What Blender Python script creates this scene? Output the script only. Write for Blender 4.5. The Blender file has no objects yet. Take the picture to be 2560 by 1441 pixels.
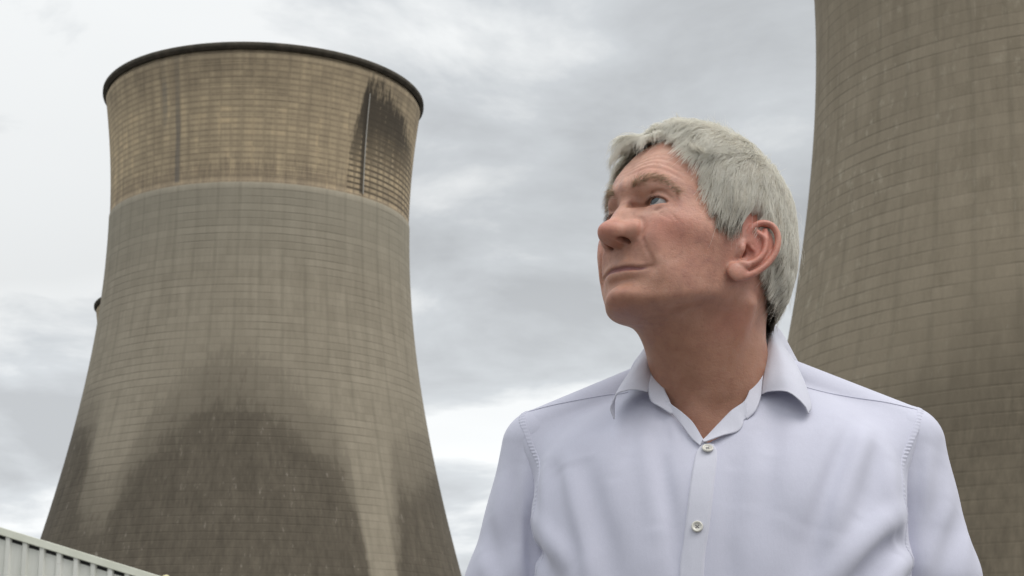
import bpy, bmesh, math, random
import numpy as np
from mathutils import Vector, Matrix
R = math.radians
scene = bpy.context.scene
# ------------------------------------------------------------------ camera
F_PX = 4286.0; PITCH = R(14.221); ROLL = R(-0.193); CAM_H = 1.05
cam_data = bpy.data.cameras.new('camera')
cam = bpy.data.objects.new('camera', cam_data)
scene.collection.objects.link(cam)
scene.camera = cam
cam_data.sensor_width = 36.0
cam_data.lens = F_PX * 36.0 / 2560.0
cam_data.clip_start = 0.05
cam_data.clip_end = 20000.0
_fw = Vector((0, math.cos(PITCH), math.sin(PITCH)))
_up = Vector((0, -math.sin(PITCH), math.cos(PITCH)))
_ri = Vector((1, 0, 0))
_ri2 = _ri * math.cos(ROLL) + _up * math.sin(ROLL)
_up2 = -_ri * math.sin(ROLL) + _up * math.cos(ROLL)
cam.matrix_world = Matrix(((_ri2.x, _up2.x, -_fw.x, 0), (_ri2.y, _up2.y, -_fw.y, 0),
                           (_ri2.z, _up2.z, -_fw.z, CAM_H), (0, 0, 0, 1)))
cam_data.dof.use_dof = True
cam_data.dof.focus_distance = 1.64
cam_data.dof.aperture_fstop = 36.0
# ------------------------------------------------------------------ view
scene.view_settings.view_transform = 'Standard'
scene.view_settings.look = 'None'
scene.view_settings.gamma = 1.0
scene.view_settings.exposure = 0.0
# ------------------------------------------------------------------ sky and sun
SUN_EL, SUN_AZ = R(60), R(120)       # azimuth clockwise from +Y (the view direction)
world = bpy.data.worlds.new('World'); scene.world = world
world.use_nodes = True
def build_world():
    nt = world.node_tree; N = nt.nodes; L = nt.links
    N.clear()
    out = N.new('ShaderNodeOutputWorld'); bg = N.new('ShaderNodeBackground')
    bg.inputs['Strength'].default_value = 0.1
    sky = N.new('ShaderNodeTexSky'); sky.sky_type = 'NISHITA'; sky.sun_disc = False
    sky.sun_elevation = SUN_EL; sky.sun_rotation = SUN_AZ
    sky.dust_density = 3.0
    tc = N.new('ShaderNodeTexCoord')
    # flatten the direction onto a cloud layer: clouds stretch towards the horizon
    sep = N.new('ShaderNodeSeparateXYZ'); L.new(tc.outputs['Generated'], sep.inputs[0])
    def math_(op, a, b=None, c=None, clamp=False):
        n = N.new('ShaderNodeMath'); n.operation = op; n.use_clamp = clamp
        for i, v in enumerate((a, b, c)):
            if v is None: continue
            if isinstance(v, (int, float)): n.inputs[i].default_value = v
            else: L.new(v, n.inputs[i])
        return n.outputs[0]
    zc = math_('ADD', math_('MAXIMUM', sep.outputs[2], 0.0), 0.22)
    comb = N.new('ShaderNodeCombineXYZ')
    L.new(math_('DIVIDE', sep.outputs[0], zc), comb.inputs[0])
    L.new(math_('DIVIDE', sep.outputs[1], zc), comb.inputs[1])
    def noise(scale, detail, rough, off, dist=0.0):
        mp = N.new('ShaderNodeMapping'); mp.inputs['Location'].default_value = off
        L.new(comb.outputs[0], mp.inputs['Vector'])
        n = N.new('ShaderNodeTexNoise'); n.inputs['Scale'].default_value = scale
        n.inputs['Detail'].default_value = detail; n.inputs['Roughness'].default_value = rough
        n.inputs['Distortion'].default_value = dist
        L.new(mp.outputs[0], n.inputs['Vector']); return n.outputs['Fac']
    a = noise(1.3, 4, 0.45, (3.1, 1.7, 0.0), 0.2)
    b = noise(3.4, 6, 0.55, (7.3, 2.2, 0.4), 0.25)
    m = math_('ADD', math_('MULTIPLY', a, 0.58), math_('MULTIPLY', b, 0.42))
    rp = N.new('ShaderNodeValToRGB'); L.new(m, rp.inputs[0])
    e = rp.color_ramp.elements
    e[0].position = 0.42; e[0].color = (5.2, 5.4, 5.6, 1)
    e[1].position = 0.56; e[1].color = (9.1, 9.3, 9.35, 1)
    k = e.new(0.5); k.color = (6.6, 6.9, 7.15, 1)
    # an overcast sky is brighter overhead than towards the horizon
    g = N.new('ShaderNodeMapRange'); g.interpolation_type = 'SMOOTHSTEP'
    L.new(sep.outputs[2], g.inputs['Value'])
    g.inputs['From Min'].default_value = 0.42; g.inputs['From Max'].default_value = 0.9
    g.inputs['To Min'].default_value = 1.0; g.inputs['To Max'].default_value = 2.1
    # a darker bank of cloud stands a hand above the horizon with a brighter gap below it
    rb = N.new('ShaderNodeValToRGB'); warp = math_('ADD', sep.outputs[2], math_('MULTIPLY', math_('SUBTRACT', a, 0.5), 0.22))
    L.new(warp, rb.inputs[0]); q = rb.color_ramp.elements; q[0].position = 0.17; q[0].color = (1.12,) * 3 + (1,); q[1].position = 0.42; q[1].color = (1.02,) * 3 + (1,)
    z = q.new(0.27); z.color = (0.90,) * 3 + (1,)
    gm = math_('MULTIPLY', g.outputs[0], rb.outputs[0])
    mul = N.new('ShaderNodeVectorMath'); mul.operation = 'SCALE'
    L.new(rp.outputs[0], mul.inputs[0]); L.new(gm, mul.inputs['Scale'])
    mix = N.new('ShaderNodeMixRGB'); mix.inputs[0].default_value = 0.97
    L.new(sky.outputs[0], mix.inputs[1]); L.new(mul.outputs[0], mix.inputs[2])
    L.new(mix.outputs[0], bg.inputs[0]); L.new(bg.outputs[0], out.inputs[0])
build_world()
sun_data = bpy.data.lights.new('sun', 'SUN'); sun = bpy.data.objects.new('sun', sun_data)
scene.collection.objects.link(sun)
sun_data.energy = 1.6; sun_data.angle = R(40); sun_data.color = (1.0, 0.96, 0.9)
_sd = Vector((math.sin(SUN_AZ) * math.cos(SUN_EL), math.cos(SUN_AZ) * math.cos(SUN_EL), math.sin(SUN_EL)))
sun.rotation_euler = _sd.to_track_quat('Z', 'Y').to_euler()

# ------------------------------------------------------------------ helpers
def tag(o, label=None, cat=None, group=None, kind=None):
    if label: o['label'] = label
    if cat: o['category'] = cat
    if group: o['group'] = group
    if kind: o['kind'] = kind
    return o
def link(name, me, mat=None, parent=None, smooth=True):
    o = bpy.data.objects.new(name, me); scene.collection.objects.link(o)
    if mat is not None: me.materials.append(mat)
    if smooth and len(me.polygons):
        me.polygons.foreach_set('use_smooth', np.ones(len(me.polygons), dtype=bool))
    if parent is not None: o.parent = parent
    return o
def mesh_np(name, V, Fq):
    """V (n,3); Fq (m,k) all k-gons."""
    V = np.asarray(V, np.float32); Fq = np.asarray(Fq, np.int32)
    me = bpy.data.meshes.new(name)
    me.vertices.add(len(V)); me.vertices.foreach_set('co', V.ravel())
    k = Fq.shape[1]
    me.loops.add(Fq.size); me.loops.foreach_set('vertex_index', Fq.ravel())
    me.polygons.add(len(Fq))
    me.polygons.foreach_set('loop_start', np.arange(0, Fq.size, k, dtype=np.int32))
    me.polygons.foreach_set('loop_total', np.full(len(Fq), k, np.int32))
    me.update(calc_edges=True)
    return me
def mesh_py(name, V, F):
    me = bpy.data.meshes.new(name); me.from_pydata([tuple(v) for v in V], [], F); me.update(); return me
def pix(px, py, dist):
    """world point that lies at photo pixel (px,py) at view depth dist (for measuring where things stand)"""
    a = (px - 1280) / F_PX; b = (720.5 - py) / F_PX
    p = Vector((0, 0, CAM_H)) + (_fw + _ri2 * a + _up2 * b) * dist
    return np.array(p)
def new_mat(name, col=(0.5, 0.5, 0.5), rough=0.6, spec=0.5):
    m = bpy.data.materials.new(name); m.use_nodes = True
    b = m.node_tree.nodes['Principled BSDF']
    b.inputs['Base Color'].default_value = (*col, 1); b.inputs['Roughness'].default_value = rough
    b.inputs['Specular IOR Level'].default_value = spec
    return m
class NG:
    """small node-graph writer"""
    def __init__(s, m):
        s.nt = m.node_tree; s.N = s.nt.nodes; s.L = s.nt.links; s.b = s.N['Principled BSDF']
    def put(s, sock, v):
        if isinstance(v, bpy.types.NodeSocket): s.L.new(v, sock)
        elif isinstance(v, (tuple, list)): sock.default_value = (*v, 1) if len(v) == 3 and sock.type == 'RGBA' else v
        else: sock.default_value = v
    def m(s, op, a, b=0.0, c=0.0, clamp=False):
        n = s.N.new('ShaderNodeMath'); n.operation = op; n.use_clamp = clamp
        for i, v in enumerate((a, b, c)): s.put(n.inputs[i], v)
        return n.outputs[0]
    def tc(s, o='Object'): return s.N.new('ShaderNodeTexCoord').outputs[o]
    def mapv(s, v, scale=(1, 1, 1), loc=(0, 0, 0)):
        n = s.N.new('ShaderNodeMapping'); s.put(n.inputs['Vector'], v)
        n.inputs['Scale'].default_value = scale; n.inputs['Location'].default_value = loc; return n.outputs[0]
    def noise(s, v, scale, detail=3, rough=0.5, dist=0.0):
        n = s.N.new('ShaderNodeTexNoise'); s.put(n.inputs['Vector'], v)
        n.inputs['Scale'].default_value = scale; n.inputs['Detail'].default_value = detail
        n.inputs['Roughness'].default_value = rough; n.inputs['Distortion'].default_value = dist
        return n.outputs['Fac']
    def ramp(s, f, stops):
        n = s.N.new('ShaderNodeValToRGB'); s.put(n.inputs[0], f); e = n.color_ramp.elements
        while len(e) < len(stops): e.new(0.5)
        for q, (p, c) in zip(e, stops):
            q.position = p; q.color = (*c, 1) if not isinstance(c, (int, float)) else (c, c, c, 1)
        return n.outputs[0]
    def rng(s, f, a, b, c=0.0, d=1.0, smooth=True):
        n = s.N.new('ShaderNodeMapRange'); n.interpolation_type = 'SMOOTHSTEP' if smooth else 'LINEAR'
        s.put(n.inputs['Value'], f)
        for k, v in zip(('From Min', 'From Max', 'To Min', 'To Max'), (a, b, c, d)): n.inputs[k].default_value = v
        return n.outputs[0]
    def mix(s, f, a, b, mode='MIX'):
        n = s.N.new('ShaderNodeMixRGB'); n.blend_type = mode
        s.put(n.inputs[0], f); s.put(n.inputs[1], a); s.put(n.inputs[2], b); return n.outputs[0]
    def sep(s, v):
        n = s.N.new('ShaderNodeSeparateXYZ'); s.put(n.inputs[0], v); return n.outputs
    def comb(s, x, y, z):
        n = s.N.new('ShaderNodeCombineXYZ')
        for i, v in enumerate((x, y, z)): s.put(n.inputs[i], v)
        return n.outputs[0]
    def attr(s, name, out='Fac'):
        n = s.N.new('ShaderNodeAttribute'); n.attribute_name = name; return n.outputs[out]
    def bump(s, h, strength=0.3, dist=0.001, prev=None):
        n = s.N.new('ShaderNodeBump'); n.inputs['Strength'].default_value = strength
        n.inputs['Distance'].default_value = dist; s.put(n.inputs['Height'], h)
        if prev is not None: s.L.new(prev, n.inputs['Normal'])
        s.L.new(n.outputs[0], s.b.inputs['Normal']); return n.outputs[0]
# ================================================================== implicit-surface modelling
class Grid:
    """scalar field (mm) sampled on a regular grid; solid where negative"""
    def __init__(s, lo, hi, h):
        s.h = float(h); s.lo = np.array(lo, float)
        s.ax = [np.arange(lo[i], hi[i] + h, h, dtype=np.float32) for i in range(3)]
        s.n = tuple(len(a) for a in s.ax)
        s.d = np.full(s.n, 60.0, np.float32)
    def box(s, lo, hi):
        sl = []
        for i in range(3):
            a = int(np.clip(np.floor((lo[i] - s.lo[i]) / s.h), 0, s.n[i] - 1))
            b = int(np.clip(np.ceil((hi[i] - s.lo[i]) / s.h) + 1, a + 1, s.n[i]))
            sl.append(slice(a, b))
        sl = tuple(sl)
        X = s.ax[0][sl[0]][:, None, None]; Y = s.ax[1][sl[1]][None, :, None]; Z = s.ax[2][sl[2]][None, None, :]
        return sl, X, Y, Z
    def all(s):
        return s.box(s.lo - 1, s.lo + np.array(s.n) * s.h)
    def union(s, sl, d, k=0.0): s.d[sl] = smin(s.d[sl], d, k)
    def sub(s, sl, d, k=0.0): s.d[sl] = -smin(-s.d[sl], d, k)
    # sculpting brushes ------------------------------------------------
    def brush(s, c, amp, sig):
        """inflate (amp>0) or dent (amp<0) around c by amp mm; sig = radius or 3 radii"""
        sig = np.array([sig] * 3 if np.isscalar(sig) else sig, float)
        sl, X, Y, Z = s.box(np.array(c) - 3 * sig, np.array(c) + 3 * sig)
        g = np.exp(-.5 * ((X - c[0]) / sig[0]) ** 2) * np.exp(-.5 * ((Y - c[1]) / sig[1]) ** 2) * np.exp(-.5 * ((Z - c[2]) / sig[2]) ** 2)
        s.d[sl] -= np.float32(amp) * g
    def curve(s, pts, amp, sig, snap=False, taper=True):
        """ridge (amp>0) or crease (amp<0) along a polyline through pts"""
        P = resample(np.array(pts, float), 24)
        lo = P.min(0) - 3.2 * sig; hi = P.max(0) + 3.2 * sig
        sl, X, Y, Z = s.box(lo, hi)
        best = np.full(np.broadcast(X, Y, Z).shape, 1e9, np.float32); T = np.zeros_like(best)
        for i in range(len(P) - 1):
            d, t = seg(X, Y, Z, P[i], P[i + 1]); m = d < best
            best[m] = d[m]; T[m] = (i + t[m]) / (len(P) - 1)
        g = np.exp(-.5 * (best / sig) ** 2)
        if taper: g *= np.clip(1.15 * np.sin(np.clip(T, 0.04, 0.96) * np.pi) ** .6, 0, 1)
        s.d[sl] -= np.float32(amp) * g
    def front(s, x, z, ystart=150.0, sgn=-1):
        """surface y met when coming from the front at (x, z)"""
        i = int(round((x - s.lo[0]) / s.h)); k = int(round((z - s.lo[2]) / s.h))
        col = s.d[i, :, k]; j = len(col) - 1
        while j > 0 and col[j] > 0: j -= 1
        if j >= len(col) - 1: return s.ax[1][-1]
        a, b = col[j], col[j + 1]
        return float(s.ax[1][j] + s.h * (-a) / (b - a + 1e-9))
    def sample(s, P, d=None):
        d = s.d if d is None else d
        q = (P - s.lo) / s.h
        q = np.clip(q, 0, np.array(s.n) - 1.001); i = q.astype(int); f = (q - i).astype(np.float32)
        x, y, z = i.T; fx, fy, fz = f.T
        o = 0
        for a in (0, 1):
            for b in (0, 1):
                for c in (0, 1):
                    w = (fx if a else 1 - fx) * (fy if b else 1 - fy) * (fz if c else 1 - fz)
                    o = o + w * d[x + a, y + b, z + c]
        return o
    def grad(s, P, e=1.5):
        g = np.stack([s.sample(P + v) - s.sample(P - v) for v in np.eye(3) * e], -1)
        return g / (np.linalg.norm(g, axis=1, keepdims=True) + 1e-9)
    def mesh(s, smooth=1):
        return surface_nets(s, smooth)
def smin(a, b, k):
    if k <= 0: return np.minimum(a, b)
    h = np.clip(k - np.abs(a - b), 0, None) / k
    return np.minimum(a, b) - h * h * (k * .25)
def smax(a, b, k): return -smin(-a, -b, k)
def seg(X, Y, Z, a, b):
    v = b - a; L2 = float(v @ v) + 1e-9
    t = np.clip(((X - a[0]) * v[0] + (Y - a[1]) * v[1] + (Z - a[2]) * v[2]) / L2, 0, 1)
    d = np.sqrt((X - a[0] - t * v[0]) ** 2 + (Y - a[1] - t * v[1]) ** 2 + (Z - a[2] - t * v[2]) ** 2)
    return d.astype(np.float32), t.astype(np.float32)
def resample(P, n):
    """smooth (Catmull-Rom) resampling of a polyline"""
    P = np.array(P, float)
    if len(P) < 3:
        t = np.linspace(0, 1, n)[:, None]; return P[0] * (1 - t) + P[-1] * t
    Q = np.vstack([2 * P[0] - P[1], P, 2 * P[-1] - P[-2]])
    out = []
    for t in np.linspace(0, len(P) - 1 - 1e-6, n):
        i = int(t); u = t - i; a, b, c, d = Q[i:i + 4]
        out.append(.5 * (2 * b + (c - a) * u + (2 * a - 5 * b + 4 * c - d) * u * u + (3 * b - a - 3 * c + d) * u ** 3))
    return np.array(out)
def capsule(G, a, b, ra, rb, k, pad=10):
    a = np.array(a, float); b = np.array(b, float); r = max(ra, rb) + pad + k
    sl, X, Y, Z = G.box(np.minimum(a, b) - r, np.maximum(a, b) + r)
    d, t = seg(X, Y, Z, a, b); return sl, d - (ra + (rb - ra) * t)
def ellip(G, c, r, k=0, rot=None, pad=10):
    c = np.array(c, float); r = np.array(r, float); m = r.max() + pad + k
    sl, X, Y, Z = G.box(c - m, c + m)
    x, y, z = X - c[0], Y - c[1], Z - c[2]
    if rot is not None:
        x, y, z = [rot[i][0] * x + rot[i][1] * y + rot[i][2] * z for i in range(3)]
    g = np.sqrt((x / r[0]) ** 2 + (y / r[1]) ** 2 + (z / r[2]) ** 2)
    g2 = np.sqrt((x / r[0] ** 2) ** 2 + (y / r[1] ** 2) ** 2 + (z / r[2] ** 2) ** 2) + 1e-6
    return sl, (g * (g - 1) / g2).astype(np.float32)
def surface_nets(G, smooth=1):
    d = G.d; inside = d < 0
    n0, n1, n2 = d.shape
    s8 = None
    cnt = np.zeros((n0 - 1, n1 - 1, n2 - 1), np.uint8)
    for a in (0, 1):
        for b in (0, 1):
            for c in (0, 1): cnt += inside[a:n0 - 1 + a, b:n1 - 1 + b, c:n2 - 1 + c]
    act = np.argwhere((cnt > 0) & (cnt < 8))
    idx = np.full(cnt.shape, -1, np.int32); idx[tuple(act.T)] = np.arange(len(act))
    acc = np.zeros((len(act), 3)); w = np.zeros(len(act))
    C = [(a, b, c) for a in (0, 1) for b in (0, 1) for c in (0, 1)]
    val = {c: d[act[:, 0] + c[0], act[:, 1] + c[1], act[:, 2] + c[2]] for c in C}
    for c in C:
        for ax in range(3):
            if c[ax]: continue
            e = list(c); e[ax] = 1; e = tuple(e)
            va, vb = val[c], val[e]; m = (va < 0) != (vb < 0)
            t = np.where(m, va / np.where(m, va - vb, 1), 0)
            p = np.zeros((len(act), 3)); p[:] = c; p[:, ax] += t
            acc[m] += p[m]; w[m] += 1
    V = (act + acc / w[:, None]) * G.h + G.lo
    F = []
    for ax in range(3):
        o = [i for i in range(3) if i != ax]
        A = [slice(None)] * 3; B = [slice(None)] * 3
        A[ax] = slice(0, -1); B[ax] = slice(1, None)
        for q in o: A[q] = slice(1, -1); B[q] = slice(1, -1)
        ia = inside[tuple(A)]; ib = inside[tuple(B)]
        E = np.argwhere(ia != ib); sg = ia[tuple(E.T)]
        E = E.copy()
        for q in o: E[:, q] += 1
        quad = []
        for (p, q) in ((0, 0), (1, 0), (1, 1), (0, 1)):
            K = E.copy(); K[:, o[0]] -= p; K[:, o[1]] -= q
            quad.append(idx[tuple(K.T)])
        Q = np.stack(quad, 1)
        flip = sg if ax != 1 else ~sg
        Q[~flip] = Q[~flip][:, ::-1]
        F.append(Q)
    F = np.vstack(F); F = F[(F >= 0).all(1)]
    for it in range(smooth):
        S = np.zeros_like(V); N = np.zeros(len(V))
        for k in range(4):
            np.add.at(S, F[:, k], V[F[:, (k + 1) % 4]]); np.add.at(N, F[:, k], 1)
            np.add.at(S, F[:, k], V[F[:, (k - 1) % 4]]); np.add.at(N, F[:, k], 1)
        V = V + .6 * (S / np.maximum(N, 1)[:, None] - V)
        for j in range(2):
            v = G.sample(V); g = np.stack([(G.sample(V + e) - G.sample(V - e)) / 2 for e in np.eye(3)], -1)
            V = V - np.clip(v, -2, 2)[:, None] * g / ((g * g).sum(1)[:, None] + .05)
    return V, F
def tube(P, rad, name, mat, parent, k=6, conv=None):
    conv = conv or t2w
    T = np.gradient(P, axis=0); T /= np.linalg.norm(T, axis=1, keepdims=True) + 1e-9
    ref = np.array([.3, .9, .2]); A = np.cross(T, ref); A /= np.linalg.norm(A, axis=1, keepdims=True) + 1e-9; B = np.cross(T, A)
    V = []
    for i in range(k):
        a = 2 * np.pi * i / k
        V.append(P + (np.cos(a) * A + np.sin(a) * B) * np.asarray(rad)[:, None])
    V = np.stack(V, 1).reshape(-1, 3); n = len(P)
    F = [(i * k + j, i * k + (j + 1) % k, (i + 1) * k + (j + 1) % k, (i + 1) * k + j) for i in range(n - 1) for j in range(k)]
    return link(name, mesh_np(name, conv(V), F), mat, parent)
# ================================================================== setting: ground, cooling towers, shed
def ground():
    V = [(-6000, -6000, 0), (6000, -6000, 0), (6000, 6000, 0), (-6000, 6000, 0)]
    m = new_mat('concrete_yard', rough=.9); g = NG(m); c = g.tc()
    n1 = g.noise(c, .35, 6, .6); n2 = g.noise(c, 14, 4, .6)
    col = g.ramp(g.m('ADD', g.m('MULTIPLY', n1, .7), g.m('MULTIPLY', n2, .3)), [(.3, (.075, .073, .068)), (.7, (.14, .137, .128))])
    g.put(g.b.inputs['Base Color'], col); g.bump(n2, .3, .02)
    o = link('ground', mesh_py('ground', V, [(0, 1, 2, 3)]), m, smooth=False); tag(o, kind='structure')
ground()
RTH, ZTH, BU, BL, RLIP, HT = 27.14, 88.1, 63.95, 67.0, 29.67, 114.0
def t_rad(z):
    b = np.where(z > ZTH, BU, BL); return RTH * np.sqrt(1 + ((z - ZTH) / b) ** 2)
def tower_material(name, kind):
    """concrete shell: cast lifts and panel joints, soot and water stains laid out by bearing and height"""
    m = new_mat(name, rough=.92, spec=.2); g = NG(m); c = g.tc(); s = g.sep(c); z = s[2]
    phi = g.m('ARCTAN2', s[0], g.m('MULTIPLY', s[1], -1.0))          # 0 on the side that faces the yard
    deg = g.m('MULTIPLY', phi, 57.29578)
    band_h = 89.6
    big = g.noise(g.mapv(c, (.03, .03, .03)), 1, 5, .55)
    streak = g.noise(g.mapv(c, (.55, .55, .035)), 1, 5, .6)
    fine = g.noise(g.mapv(c, (1.6, 1.6, .22)), 1, 5, .65)
    grain = g.noise(g.mapv(c, (3.5, 3.5, 3.0)), 1, 3, .6)
    def joints(pos, width, soft):
        f = g.m('FRACT', pos); d = g.m('ABSOLUTE', g.m('SUBTRACT', f, .5)); d = g.m('SUBTRACT', .5, d)
        return g.rng(d, width, width + soft, 1.0, 0.0)
    lift_p = 1.42 if kind != 'main' else 1.3
    wob = g.m('MULTIPLY', g.m('SUBTRACT', g.noise(g.mapv(c, (.2, .2, .5)), 1, 2), .5), .12)
    zl = g.m('ADD', g.m('DIVIDE', z, lift_p), wob); pl = g.m('MULTIPLY', deg, 46 / 360.0)
    hl = joints(zl, .03, .10); vl = joints(pl, .035, .07)
    vl2 = joints(g.m('MULTIPLY', pl, 2.0), .04, .08)
    patchy = g.rng(g.noise(g.mapv(c, (.07, .07, .10), (9, 3, 1)), 1, 3, .5), .40, .62, .25, 1.0)
    hl = g.m('MULTIPLY', hl, patchy); vl = g.m('MULTIPLY', vl, g.m('SUBTRACT', 1.25, patchy))
    # every pour has its own tone
    wn = g.N.new('ShaderNodeTexWhiteNoise'); wn.noise_dimensions = '2D'
    g.put(wn.inputs['Vector'], g.comb(g.m('FLOOR', g.m('MULTIPLY', pl, 2.0)), g.m('FLOOR', zl), 0.0)); pan = wn.outputs['Value']
    wn2 = g.N.new('ShaderNodeTexWhiteNoise'); wn2.noise_dimensions = '1D'; g.put(wn2.inputs['W'], g.m('FLOOR', zl)); row = wn2.outputs['Value']
    base = {'main': ((.235, .205, .155), (.37, .325, .252)), 'near': ((.208, .174, .125), (.325, .275, .203)), 'far': ((.22, .19, .14), (.30, .27, .2))}[kind]
    t = g.m('ADD', g.m('MULTIPLY', streak, .40), g.m('ADD', g.m('MULTIPLY', big, .28), g.m('MULTIPLY', fine, .32)))
    t = g.m('ADD', t, g.m('MULTIPLY', g.m('SUBTRACT', pan, .5), .09)); t = g.m('ADD', t, g.m('MULTIPLY', g.m('SUBTRACT', row, .5), .08))
    t = g.m('ADD', t, g.m('MULTIPLY', g.m('SUBTRACT', grain, .5), .14))
    col = g.ramp(t, [(.30, base[0]), (.72, base[1])])
    if kind == 'main':
        # below the tan band a cleaner strip, warmer further down
        low = g.rng(z, 70, 90); col = g.mix(g.m('MULTIPLY', low, .35), col, (.33, .31, .25))
    elif kind == 'near':
        pale = g.m('MULTIPLY', g.rng(g.noise(g.mapv(c, (.9, .9, .5)), 1, 6, .7), .54, .70), g.rng(big, .42, .58))
        col = g.mix(g.m('MULTIPLY', pale, .6), col, (.42, .375, .29))
        pv = g.rng(g.noise(g.mapv(c, (2.2, 2.2, .02)), 1, 3, .5), .66, .74); col = g.mix(g.m('MULTIPLY', pv, .28), col, (.38, .34, .27))
    col = g.mix(g.m('MULTIPLY', hl, g.m('ADD', .12, g.m('MULTIPLY', row, .26))), col, (.09, .078, .055))
    col = g.mix(g.m('MULTIPLY', vl, g.m('ADD', .0, g.m('MULTIPLY', fine, .32))), col, (.10, .088, .065))
    # tan top band
    pl3 = g.m('MULTIPLY', deg, 92 / 360.0); zl3 = g.m('ADD', g.m('DIVIDE', z, 1.02), wob)
    wn3 = g.N.new('ShaderNodeTexWhiteNoise'); wn3.noise_dimensions = '2D'
    g.put(wn3.inputs['Vector'], g.comb(g.m('FLOOR', pl3), g.m('FLOOR', zl3), 0.0))
    tt = g.m('ADD', g.m('MULTIPLY', streak, .5), g.m('MULTIPLY', big, .5)); tt = g.m('ADD', tt, g.m('MULTIPLY', g.m('SUBTRACT', wn3.outputs['Value'], .5), .09))
    tt = g.m('SUBTRACT', tt, g.m('MULTIPLY', g.rng(z, 100, 113.5), .14))
    tan = g.ramp(tt, [(.30, (.28, .225, .155)), (.50, (.44, .352, .235)), (.66, (.66, .51, .32))])
    grid = g.m('MAXIMUM', joints(zl3, .08, .22), g.m('MULTIPLY', joints(pl3, .05, .2), .45))
    tan = g.mix(g.m('MULTIPLY', grid, g.m('ADD', .02, g.m('MULTIPLY', fine, .68))), tan, (.15, .12, .085))
    low_t = g.rng(g.m('ADD', g.m('MULTIPLY', fine, 1.0), g.m('MULTIPLY', g.rng(z, 90, 97, .3, 0.0), 1.0)), .62, .85)
    tan = g.mix(g.m('MULTIPLY', low_t, .35), tan, (.17, .13, .10))
    col = g.mix(g.rng(g.m('ADD', z, g.m('MULTIPLY', fine, .3)), band_h + .05, band_h + .25), col, tan)
    soot_col = (.055, .046, .036)
    def ramp_phi(stops, lo=-90.0, hi=90.0, zmax=100.0):
        n = g.N.new('ShaderNodeValToRGB'); g.put(n.inputs[0], g.rng(deg, lo, hi, smooth=False)); e = n.color_ramp.elements
        while len(e) < len(stops): e.new(.5)
        for q, (p, v) in zip(e, stops): q.position = (p - lo) / (hi - lo); q.color = (v / zmax,) * 3 + (1,)
        return g.m('MULTIPLY', n.outputs[0], zmax)
    if kind == 'main':
        zs = ramp_phi([(-90, 57), (-60, 55), (-56, 53), (-53, 45), (-47, 40), (-40, 40), (-36, 47), (-31, 52), (-24, 56), (-17, 59), (-12, 61), (-3, 60.5), (4, 58),
                       (11, 56), (18, 52), (24, 49), (28, 44), (30, 30), (32, 12), (36, 10), (39, 32), (45, 46), (60, 50), (90, 54)])
        edge = g.m('ADD', g.m('SUBTRACT', zs, z), g.m('MULTIPLY', g.m('SUBTRACT', fine, .5), 14.0))
        edge = g.m('ADD', edge, g.m('MULTIPLY', g.m('SUBTRACT', streak, .5), 12.0)); edge = g.m('ADD', edge, g.m('MULTIPLY', g.m('SUBTRACT', row, .5), 3.0))
        k = g.m('ADD', g.m('MULTIPLY', g.rng(edge, -1.5, 3), .55), g.m('MULTIPLY', g.rng(edge, -10, 12), .45)); edge2 = g.m('ADD', edge, g.m('MULTIPLY', g.m('SUBTRACT', big, .5), 26.0)); deep = g.rng(edge2, 5, 11)
        dirt = g.ramp(g.m('ADD', g.m('MULTIPLY', fine, .5), g.m('MULTIPLY', streak, .5)), [(.32, (.060, .050, .038)), (.68, (.13, .11, .083))])
        col = g.mix(g.m('MULTIPLY', k, .50), col, dirt); col = g.mix(g.m('MULTIPLY', deep, .8), col, dirt)
        chips = g.m('MULTIPLY', g.rng(g.noise(g.mapv(c, (2.2, 2.2, .55)), 1, 3, .55), .62, .68), g.m('MULTIPLY', deep, g.rng(streak, .48, .60)))
        col = g.mix(g.m('MULTIPLY', chips, .42), col, (.36, .32, .27))
        # soot plume either side of the conductor
        top = ramp_phi([(-90, 0), (29, 0), (32, 98), (35, 104), (38, 111.5), (44, 111.5), (50, 110.3), (58, 108.6), (66, 106.5), (75, 104), (85, 100), (90, 98)], zmax=120.0)
        plume = g.m('MULTIPLY', g.rng(g.m('ADD', g.m('SUBTRACT', top, z), g.m('MULTIPLY', g.m('SUBTRACT', fine, .5), 13.0)), -1.0, 3.0), g.rng(g.m('ADD', deg, g.m('MULTIPLY', fine, 5.0)), 31, 36))
        fade = g.rng(g.m('ADD', z, g.m('MULTIPLY', g.m('SUBTRACT', streak, .5), 10.0)), 91, 105, .34, 1.0); fade = g.m('MULTIPLY', fade, g.rng(deg, 60, 88, 1.0, .5))
        pn = g.rng(g.m('ADD', g.m('MULTIPLY', g.noise(g.mapv(c, (1.5, 1.5, .16)), 1, 5, .7), .7), g.m('MULTIPLY', g.m('ADD', grid, fade), .3)), .44, .60)
        plume = g.m('MULTIPLY', g.m('MULTIPLY', plume, g.m('MAXIMUM', fade, g.m('MULTIPLY', grid, .8))), g.m('ADD', .08, g.m('MULTIPLY', pn, .92)))
        plume = g.m('MULTIPLY', plume, g.rng(z, band_h, band_h + .5))
        col = g.mix(g.m('MULTIPLY', plume, .93), col, soot_col)
        core = g.m('MULTIPLY', g.rng(g.m('ABSOLUTE', g.m('SUBTRACT', deg, 38.6)), .3, 1.3, 1.0, 0.0), g.m('MULTIPLY', g.rng(z, 90, 90.4), g.rng(z, 108, 110, 1.0, 0.0)))
        col = g.mix(g.m('MULTIPLY', core, .8), col, soot_col)
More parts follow.
